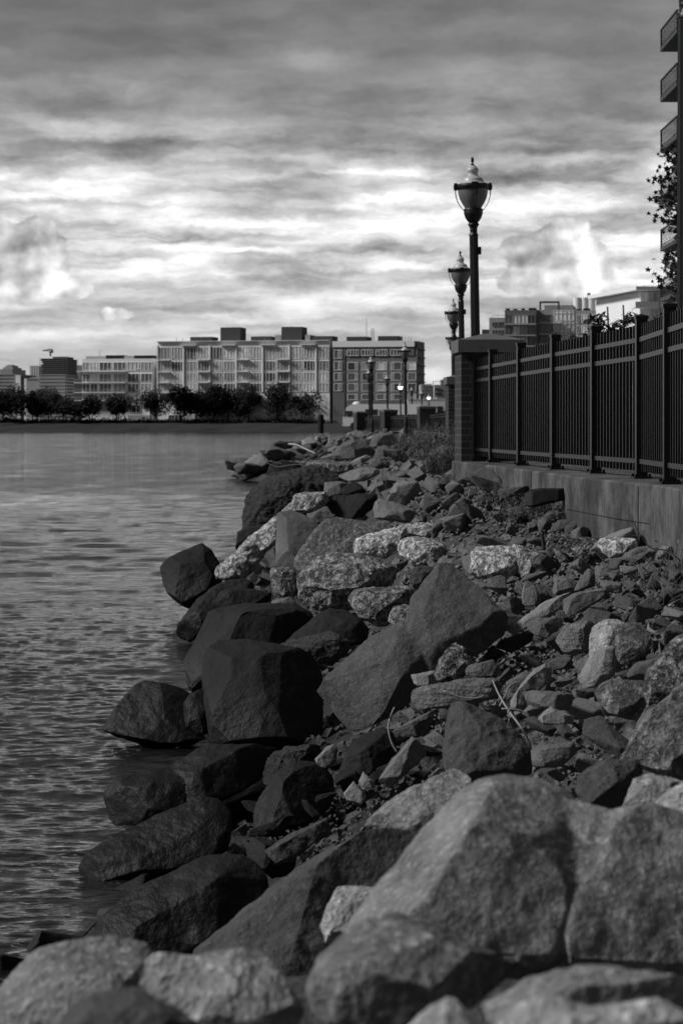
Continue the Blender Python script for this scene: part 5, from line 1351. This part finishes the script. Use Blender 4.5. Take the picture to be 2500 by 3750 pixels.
trailer('long white trailer body behind the far fence, right of the motorhome', x7(540), x7(1100), y7(752), 262)
trailer('white trailer standing higher on the right, behind the small lit lamps', x7(915), x7(1360), y7(660), 300)
# mooring pile
m = MB(); m.lathe([(.5, 0), (.48, 3.2), (.44, 3.4)], 12)
for z in (1.1, 2.4): m.lathe([(.54, z), (.54, z + .12)], 12)
o = m.build('mooring_pile', M['timber']); p = px(1174, CY, 690); o.location = (p.x, 690, -.4)
o.scale = (1.75, 1.75, 1.65)
tag(o, 'dark round mooring pile standing in the water at the end of the stone bank', 'pile')
# black block by the wall
rock('timber_block', 'black tarred timber block lying in the weeds against the concrete wall', 'C9', 'timber', [[(48, 150), (110, 112), (200, 97), (440, 97), (440, 215), (250, 230), (125, 285), (50, 262)]], Y=17.75, t=.5, N=50, smooth=1, rough=.4, cat='timber', lip=.1)

# ------------------------------------------------------------------ vegetation
def crown_mesh(name, seed, h, wd, n, leaf, trunk_h, mat):
    r = random.Random(seed); m = MB()
    lobes = []
    for i in range(11):
        a = r.uniform(0, 6.28); q = r.uniform(0, .62); z = trunk_h + (h - trunk_h) * r.uniform(.15, .85)
        k = 1 - .55 * abs((z - trunk_h) / (h - trunk_h) - .42) * 1.4
        lobes.append((q * wd / 2 * math.cos(a) * k, q * wd / 2 * math.sin(a) * k, z, r.uniform(.16, .30) * wd))
    for i in range(n):
        cx_, cy_, cz_, rr = r.choice(lobes)
        d = Vector((r.gauss(0, 1), r.gauss(0, 1), r.gauss(0, .8))).normalized() * rr * r.uniform(.55, 1.12)
        p = Vector((cx_, cy_, cz_)) + d
        u = Vector((r.gauss(0, 1), r.gauss(0, 1), r.gauss(0, 1))).normalized(); v = u.orthogonal().normalized() * leaf * r.uniform(.5, 1.0); u = u * leaf * r.uniform(.6, 1.3)
        m.add([p - u, p - v * .6, p + u, p + v], [(0, 1, 2, 3)])
    return m.mesh(name, mat), lobes
def tree_proto(seed, h, wd, th, n=1500, leaf=.34):
    me, lobes = crown_mesh('crown', seed, h, wd, n, leaf, th, M['leafdark'])
    t = MB(); t.tube([(0, 0, 0), (.05, 0, th), (.1, .1, h * .62)], .24, .09)
    for cx_, cy_, cz_, rr in lobes[:6]: t.tube([(.04, 0, th * r_) for r_ in (.9,)] + [(cx_ * .5, cy_ * .5, (th + cz_) / 2), (cx_, cy_, cz_)], .09, .03, 5)
    return me, t.mesh('trunk', M['bark'])
TP = [tree_proto(1, 11, 13.5, 2.6, 2600, .42), tree_proto(2, 9, 11, 2.2, 2200, .40), tree_proto(3, 12, 12, 2.7, 2600, .42), tree_proto(4, 8, 10.5, 2.0, 2000, .40)]
CY_ = tree_proto(7, 13, 3.4, 1.0, 900, .3)
# photo x, top y (crop 2 / 3 coordinates turned to photo), kind, label
FT = [(c2(20), 1432, 0, 'dense dark tree at the far left edge of the opposite shore'), (c2(110), 1418, 2, 'dark tree left of the slim pointed tree on the opposite shore'),
      (c2(222), 1405, 9, 'slim pointed dark tree standing out above its neighbours at the left'), (c2(250), 1440, 1, 'low dark tree just right of the slim pointed tree'),
      (c2(330), 1428, 0, 'broad dark tree in front of the tower under construction'), (c2(430), 1462, 3, 'small dark tree left of the pale wing'),
      (c2(500), 1470, 1, 'small dark tree under the corner balconies of the pale wing'), (c2(605), 1462, 3, 'round dark tree in front of the pale wing, left one of two'), (c2(790), 1457, 3, 'round dark tree in front of the pale wing, right one of two'),
      (c2(1018), 1430, 1, 'loose spreading tree with a thin trunk between the pale wing and the long block'), (c2(1220), 1420, 0, 'broad dark tree in front of the left bays of the long block'), (c2(1330), 1440, 1, 'dark tree filling the gap between two broad trees of the long block'),
      (c2(1445), 1420, 0, 'broad dark tree below the left roof box of the long block'), (c3(30), 1432, 3, 'dark tree behind the mid point of the long block frontage'), (c3(180), 1422, 0, 'broad dark tree left of the tallest tree of the long block'), (c3(395), 1412, 2, 'tallest dark tree in front of the long block, below the right roof box'),
      (c3(560), 1440, 1, 'dark tree right of the tallest tree of the long block'), (c3(640), 1430, 0, 'broad dark tree before the joint of pale block and brick block'), (c3(840), 1430, 0, 'broad dark tree in front of the left windows of the brick block'),
      (c3(920), 1446, 3, 'dark tree left of the far lamps, in front of the brick block'), (c3(1095), 1440, 1, 'dark tree between the far lamps, in front of the brick block'), (c3(1225), 1446, 3, 'dark tree behind the tallest far lamp, at the end of the brick block')]
rt = random.Random(4)
for i, (x, yt, kd, lab) in enumerate(FT):
    Yt = 806 + rt.uniform(6, 12); me, tm = CY_ if kd == 9 else TP[kd]
    zb = 3.1; top = px(x, yt, Yt).z; hh = {9: 13, 0: 11, 1: 9, 2: 12, 3: 8}[kd]
    e = empty('shore_tree', (px(x, CY, Yt).x, Yt, zb), rt.uniform(0, 6.28), lab, 'tree', 'trees on the opposite shore')
    s = (top - zb) / hh; sw = 1.0 if kd == 9 else min(1.3, max(1.0, 1.15))
    e.scale = (sw * s if kd == 9 else 1.12, sw * s if kd == 9 else 1.12, s)
    link('crown', me, e); link('trunk', tm, e)
# undergrowth along the opposite shore
m = MB(); r = random.Random(12)
for i in range(9000):
    x = r.uniform(-160, 95); zc = 3.1 + abs(r.gauss(0, .55)); y = 811 + r.uniform(0, 4)
    d = r.uniform(.25, .6); u = Vector((r.gauss(0, 1), r.gauss(0, 1), r.gauss(0, 1))).normalized() * d; v = u.orthogonal().normalized() * d * .7; p = Vector((x, y, zc))
    m.add([p - u, p - v, p + u, p + v], [(0, 1, 2, 3)])
o = m.build('shore_shrubs', M['leafdark']); tag(o, 'low dark undergrowth along the opposite shore', 'shrubs', None, 'stuff')
# parked vans glimpsed under the trees
for i, (x, lab) in enumerate(((c2(30), 'white van glimpsed under the trees at the far left'), (c2(75), 'pale car parked right of the white van under the far left trees'))):
    e = empty('parked_van', (px(x, CY, 832).x, 832, 3.25), 0, lab, 'van' if i == 0 else 'car')
    m = MB(); m.prism([(-2.6, .4), (2.6, .4), (2.6, 1.2), (2.0, 1.3), (1.4, 2.2 - .6 * i), (-2.5, 2.2 - .6 * i)], 0, 1.9); m.build('body', M['white'], e)
    for wx in (-1.6, 1.6):
        m = MB(); m.lathe([(.36, 0), (.36, .2)], 12); q = m.build('wheel', M['rubber'], e); q.rotation_euler = (R(-90), 0, 0); q.location = (wx, -.05, .36)
    m = MB(); m.box(.2, 1.2, -.02, -.001, 1.3 - .2 * i, 1.9 - .5 * i); m.build('window', M['rubber'], e)

# leafy tree at the right edge: twigs and lobed leaves hanging into the frame
def leafy_tree():
    e = empty('maple_tree', (9.55, 60, 1.62), 0, 'leafy tree with lobed leaves reaching in from the right edge, in front of the balconies', 'tree')
    r = random.Random(21)
    t = MB(); t.tube([(0, 0, 0), (.05, 0, 2.0), (-.1, .1, 4.2), (-.2, 0, 7.4)], .13, .03, 8)
    cm = MB()
    star = []
    for k in range(10):
        a = -math.pi / 2 + 2 * math.pi * k / 10; star.append((math.cos(a) * (1.0 if k % 2 else .48), math.sin(a) * (1.0 if k % 2 else .48)))
    def leaf(p, s):
        n_ = Vector((r.gauss(0, .6), r.gauss(0, 1) - .8, r.gauss(0, .6))).normalized(); u = n_.orthogonal().normalized(); u.rotate(Matrix.Rotation(r.uniform(0, 6.28), 3, n_)); v = n_.cross(u)
        cm.add([p] + [p + u * (x * s) + v * (y * s) + n_ * (.15 * s * (i % 2)) for i, (x, y) in enumerate(star)], [(0, i + 1, (i + 1) % 10 + 1) for i in range(10)])
    tips = []
    def C6p(x, y): return px(2300 + x * .5102, y * .5102, 60 + r.uniform(-.6, .6)) - Vector((9.55, 60, 1.62))
    #  branches: from the crown core (off frame) to tips seen in the photo
    for (x, y) in [(262, 1110), (300, 1090), (240, 1235), (175, 1290), (200, 1370), (168, 1412), (205, 1440), (150, 1535), (205, 1570), (240, 1530), (270, 1610), (300, 1480), (330, 1300), (350, 1180), (340, 1560), (310, 1400), (280, 1330), (360, 1400), (350, 1250), (300, 1200), (345, 1640),
                   (235, 1880), (180, 1975), (215, 2010), (250, 1925), (290, 1860), (330, 1820), (345, 1900), (240, 2050), (300, 2000), (330, 2060), (355, 1960), (300, 1940)]:
        a = C6p(x, y); b = C6p(470 + r.uniform(-40, 60), y + r.uniform(60, 260)); tips.append((b, a))
        mid = (a + b) / 2 + Vector((0, 0, .10)); t.tube([b, mid, a], .018, .004, 4)
        for k in range(22 if x > 250 else 13):
            f = 1 - r.random() ** 1.6 * .75
            q = b.lerp(a, f) + Vector((r.gauss(0, .10), r.gauss(0, .18), .05 + r.gauss(0, .11)))
            leaf(q, r.uniform(.055, .105))
    for k in range(900):
        p = Vector((r.gauss(.25, .55), r.gauss(0, .6), r.uniform(2.8, 7.2)))
        if p.x > -.55: leaf(p, r.uniform(.06, .11))
    t.build('trunk', M['bark'], e); cm.build('crown', M['leafnear'], e)
leafy_tree()
# young feathery trees just behind the near fence
def frond_tree(x4_, y4_, Y, n, size, lab, seed):
    r = random.Random(seed); tip = px(x4(x4_), y4(y4_), Y)
    e = empty('young_tree', (tip.x, Y, 1.62), 0, lab, 'tree', 'young trees behind the near fence')
    H_ = tip.z - 1.62
    t = MB(); t.tube([(0, 0, 0), (.04, 0, H_ * .5), (0, 0, H_)], .03, .012, 6)
    c = MB()
    for i in range(n):
        a = r.uniform(0, 6.28); z0 = H_ * r.uniform(.5, .92); L_ = size * r.uniform(.7, 1.2)
        d = Vector((math.cos(a), math.sin(a), 0)); pts = [Vector((0, 0, z0)) + d * (L_ * s) + Vector((0, 0, L_ * (.9 * s - .75 * s * s))) for s in (0, .25, .5, .75, 1)]
        t.tube(pts, .006, .003, 4)
        for k in range(13):
            s = .15 + .85 * k / 12; i0 = min(3, int(s * 4)); p = pts[i0].lerp(pts[i0 + 1], s * 4 - i0)
            for sd in (-1, 1):
                q = d.cross(Vector((0, 0, 1))) * sd; q = (q + d * r.uniform(-.3, .9) + Vector((r.gauss(0, .4), r.gauss(0, .4), r.gauss(-.3, .5)))).normalized() * size * .42 * r.uniform(.6, 1.1)
                wv = q.cross(Vector((0, 0, 1))).normalized() * size * .085
                c.add([p, p + q * .5 + wv, p + q, p + q * .5 - wv], [(0, 1, 2, 3)])
    t.build('trunk', M['bark'], e); c.build('crown', M['leafnear'], e)
frond_tree(1110, 285, 34, 30, .30, 'young feathery tree with drooping fronds behind the near fence', 1)
frond_tree(1205, 275, 36, 20, .24, 'smaller feathery sapling right of the drooping one behind the fence', 2)
frond_tree(1420, 240, 32, 18, .24, 'thin bare looking sapling behind the fence near the right edge', 3)
frond_tree(880, 415, 40, 6, .16, 'tiny sprig showing above the fence rail, right of the big brick pillar', 4)
frond_tree(610, 470, 36, 8, .18, 'low bushy sprig between the big brick pillar and the fence', 5)

# weeds on the slope
def weed_clump(name, lab, X, Y, n, h, spread, mat, seed, group, lean=.25, bits=4):
    r = random.Random(seed); z = float(bank_z(X, Y))
    e = empty(name, (X, Y, z - .03), 0, lab, 'weeds', group)
    s = MB(); l = MB()
    for i in range(n):
        a = r.uniform(0, 6.28); q = spread * r.random() ** .6; b = Vector((q * math.cos(a), q * math.sin(a), 0)); hh = h * r.uniform(.45, 1.1)
        d = Vector((r.gauss(0, lean), r.gauss(0, lean), 1)).normalized(); bend = Vector((r.gauss(0, .25), r.gauss(0, .25), -.12)) * hh
        pts = [b, b + d * hh * .5, b + d * hh + bend * .5]
        s.tube(pts, .0022 * (.6 + h * 1.6), .001, 3)
        for k in range(bits):
            f = r.uniform(.25, 1); p = pts[0].lerp(pts[2], f) + bend * (-.1); u = Vector((r.gauss(0, 1), r.gauss(0, 1), r.gauss(.3, .6))).normalized() * r.uniform(.03, .075) * (.5 + h); v = u.cross(Vector((0, 0, 1))).normalized() * .010 * (.6 + h)
            l.add([p, p + u * .5 + v, p + u, p + u * .5 - v], [(0, 1, 2, 3)])
    s.build('stems', mat, e); l.build('leaves', mat, e)
WG = 'weed clumps on the slope'
k = 0
for x, y, n, h, sp in [(1650, 1715, 170, .55, .5), (1620, 1670, 200, .7, .6), (1580, 1655, 200, .6, .7), (1540, 1640, 150, .5, .8), (1500, 1630, 90, .45, .8), (1635, 1730, 110, .45, .35), (1500, 1700, 40, .6, .25), (1600, 1640, 170, .6, .8), (1560, 1625, 120, .5, .8), (1460, 1612, 30, .35, .8)]:
    Y = hit(x, y); Y = min(Y, 75); k += 1
    weed_clump('weed_clump', 'tall grey green weeds growing below the fence beside the narrow brick pillar', (x - CX) / F * Y, Y, n, h, sp * Y / 45, M['weed'], k, 'tall weeds beside the narrow brick pillar')
for x, y, n, h, sp in [(1850, 1835, 60, .16, .20), (1930, 1860, 70, .15, .22), (1990, 1880, 90, .16, .25), (2040, 1890, 70, .15, .2), (1900, 1900, 50, .12, .2), (2080, 1900, 50, .14, .16)]:
    Y = hit(x, y); k += 1
    weed_clump('weed_clump', 'low dark weeds on the slope in front of the black timber block', (x - CX) / F * Y, Y, n, h, sp, M['weed'], k, 'low weeds by the timber block')
for x, y, n, h, sp in [(2445, 2130, 18, .26, .12), (2495, 2180, 22, .30, .14), (2505, 2080, 22, .28, .14), (2425, 2220, 12, .20, .12)]:
    Y = hit(x, y); k += 1
    weed_clump('weed_clump', 'dry straggling grass on the rubble at the right edge below the wall', (x - CX) / F * Y, Y, n, h, sp, M['weedpale'], k, 'dry grass at the right edge', .9, 2)

# twigs, driftwood, hose
def stick(name, lab, cat, crop, pts, Y, r0, r1, mat, zoff=0.0, branches=()):
    ox, oy, s = CR[crop]
    P = [px(ox + x * s, oy + y * s, Y + dy_) for x, y, dy_ in pts]; b = P[0].copy()
    m = MB(); 
    def smooth(P):
        out = []
        for i in range(len(P) - 1):
            p0, p1, p2, p3 = P[max(0, i - 1)], P[i], P[i + 1], P[min(len(P) - 1, i + 2)]
            for k_ in range(4):
                t = k_ / 4; out.append(.5 * ((2 * p1) + (p2 - p0) * t + (2 * p0 - 5 * p1 + 4 * p2 - p3) * t * t + (3 * p1 - p0 - 3 * p2 + p3) * t ** 3))
        return out + [P[-1]]
    m.tube([p - b for p in smooth(P)], r0, r1, 6)
    for br in branches: m.tube([p - b for p in smooth([px(ox + x * s, oy + y * s, Y + dy_) for x, y, dy_ in br])], r0 * .7, r1 * .7, 5)
    o = m.build(name, mat); o.location = b; tag(o, lab, cat)
stick('twig', 'curved dry twig standing up from the stones right of the flat topped boulder', 'twig', 'C3', [(1508, 660, 0), (1480, 610, 0), (1465, 540, 0), (1475, 490, 0), (1495, 443, 0)], 9.6, .0045, .003, M['twig'])
stick('twig', 'forked pale twig lying across the slate blocks in the right rubble', 'twig', 'C4', [(840, 628, -.1), (800, 550, -.15), (740, 470, -.1), (690, 390, 0), (656, 315, .1)], 8.2, .0045, .002, M['twig'],
      branches=[[(700, 452, -.1), (770, 455, -.1), (810, 470, -.1), (830, 500, -.1)], [(690, 440, 0), (715, 390, 0), (735, 345, 0), (770, 320, 0)]])
stick('twig', 'small crooked twig on the layered slab', 'twig', 'C4', [(420, 365, 0), (500, 395, 0), (580, 400, 0), (615, 385, 0)], 9.9, .004, .0025, M['twig'])
stick('driftwood_log', 'pale driftwood log with a blunt end on the far bank', 'driftwood', 'C8', [(362, 133, 0), (410, 138, -1), (470, 165, -2), (530, 192, -3)], 66, .030, .018, M['twig'], branches=[[(362, 131, 0), (390, 130, -.4), (412, 136, -1)]])
stick('driftwood_branch', 'thin bare branches lying over the dark rocks of the far bank', 'driftwood', 'C8', [(198, 222, 0), (230, 255, 0), (290, 278, 0), (380, 265, 0), (460, 262, 0)], 64, .014, .008, M['twig'], branches=[[(240, 240, 0), (330, 262, 0)], [(368, 240, 0), (420, 252, 0), (470, 248, 0)]])
stick('hose', 'curved black hose end sticking out of the far bank', 'hose', 'C8', [(552, 236, 0), (560, 210, 0), (590, 190, 0), (635, 186, 0)], 58, .03, .03, M['rubber'])
stick('twig', 'bare stalk branching in front of the concrete wall at the right', 'twig', 'C9', [(1568, 820, 0), (1420, 700, 0), (1260, 670, 0), (1165, 560, 0), (1120, 480, 0), (1080, 385, 0)], 12.6, .004, .002, M['bark'],
      branches=[[(1165, 560, 0), (1200, 500, 0)], [(1165, 565, 0), (1060, 550, 0), (1000, 535, 0)]])
stick('stake', 'short rusty stake standing in the rubble left of the crumbled concrete', 'stake', 'C9', [(238, 690, 0), (228, 610, 0), (215, 520, 0)], 15.6, .012, .012, M['rubber'])
# pool on the wet rock sheet
convert()
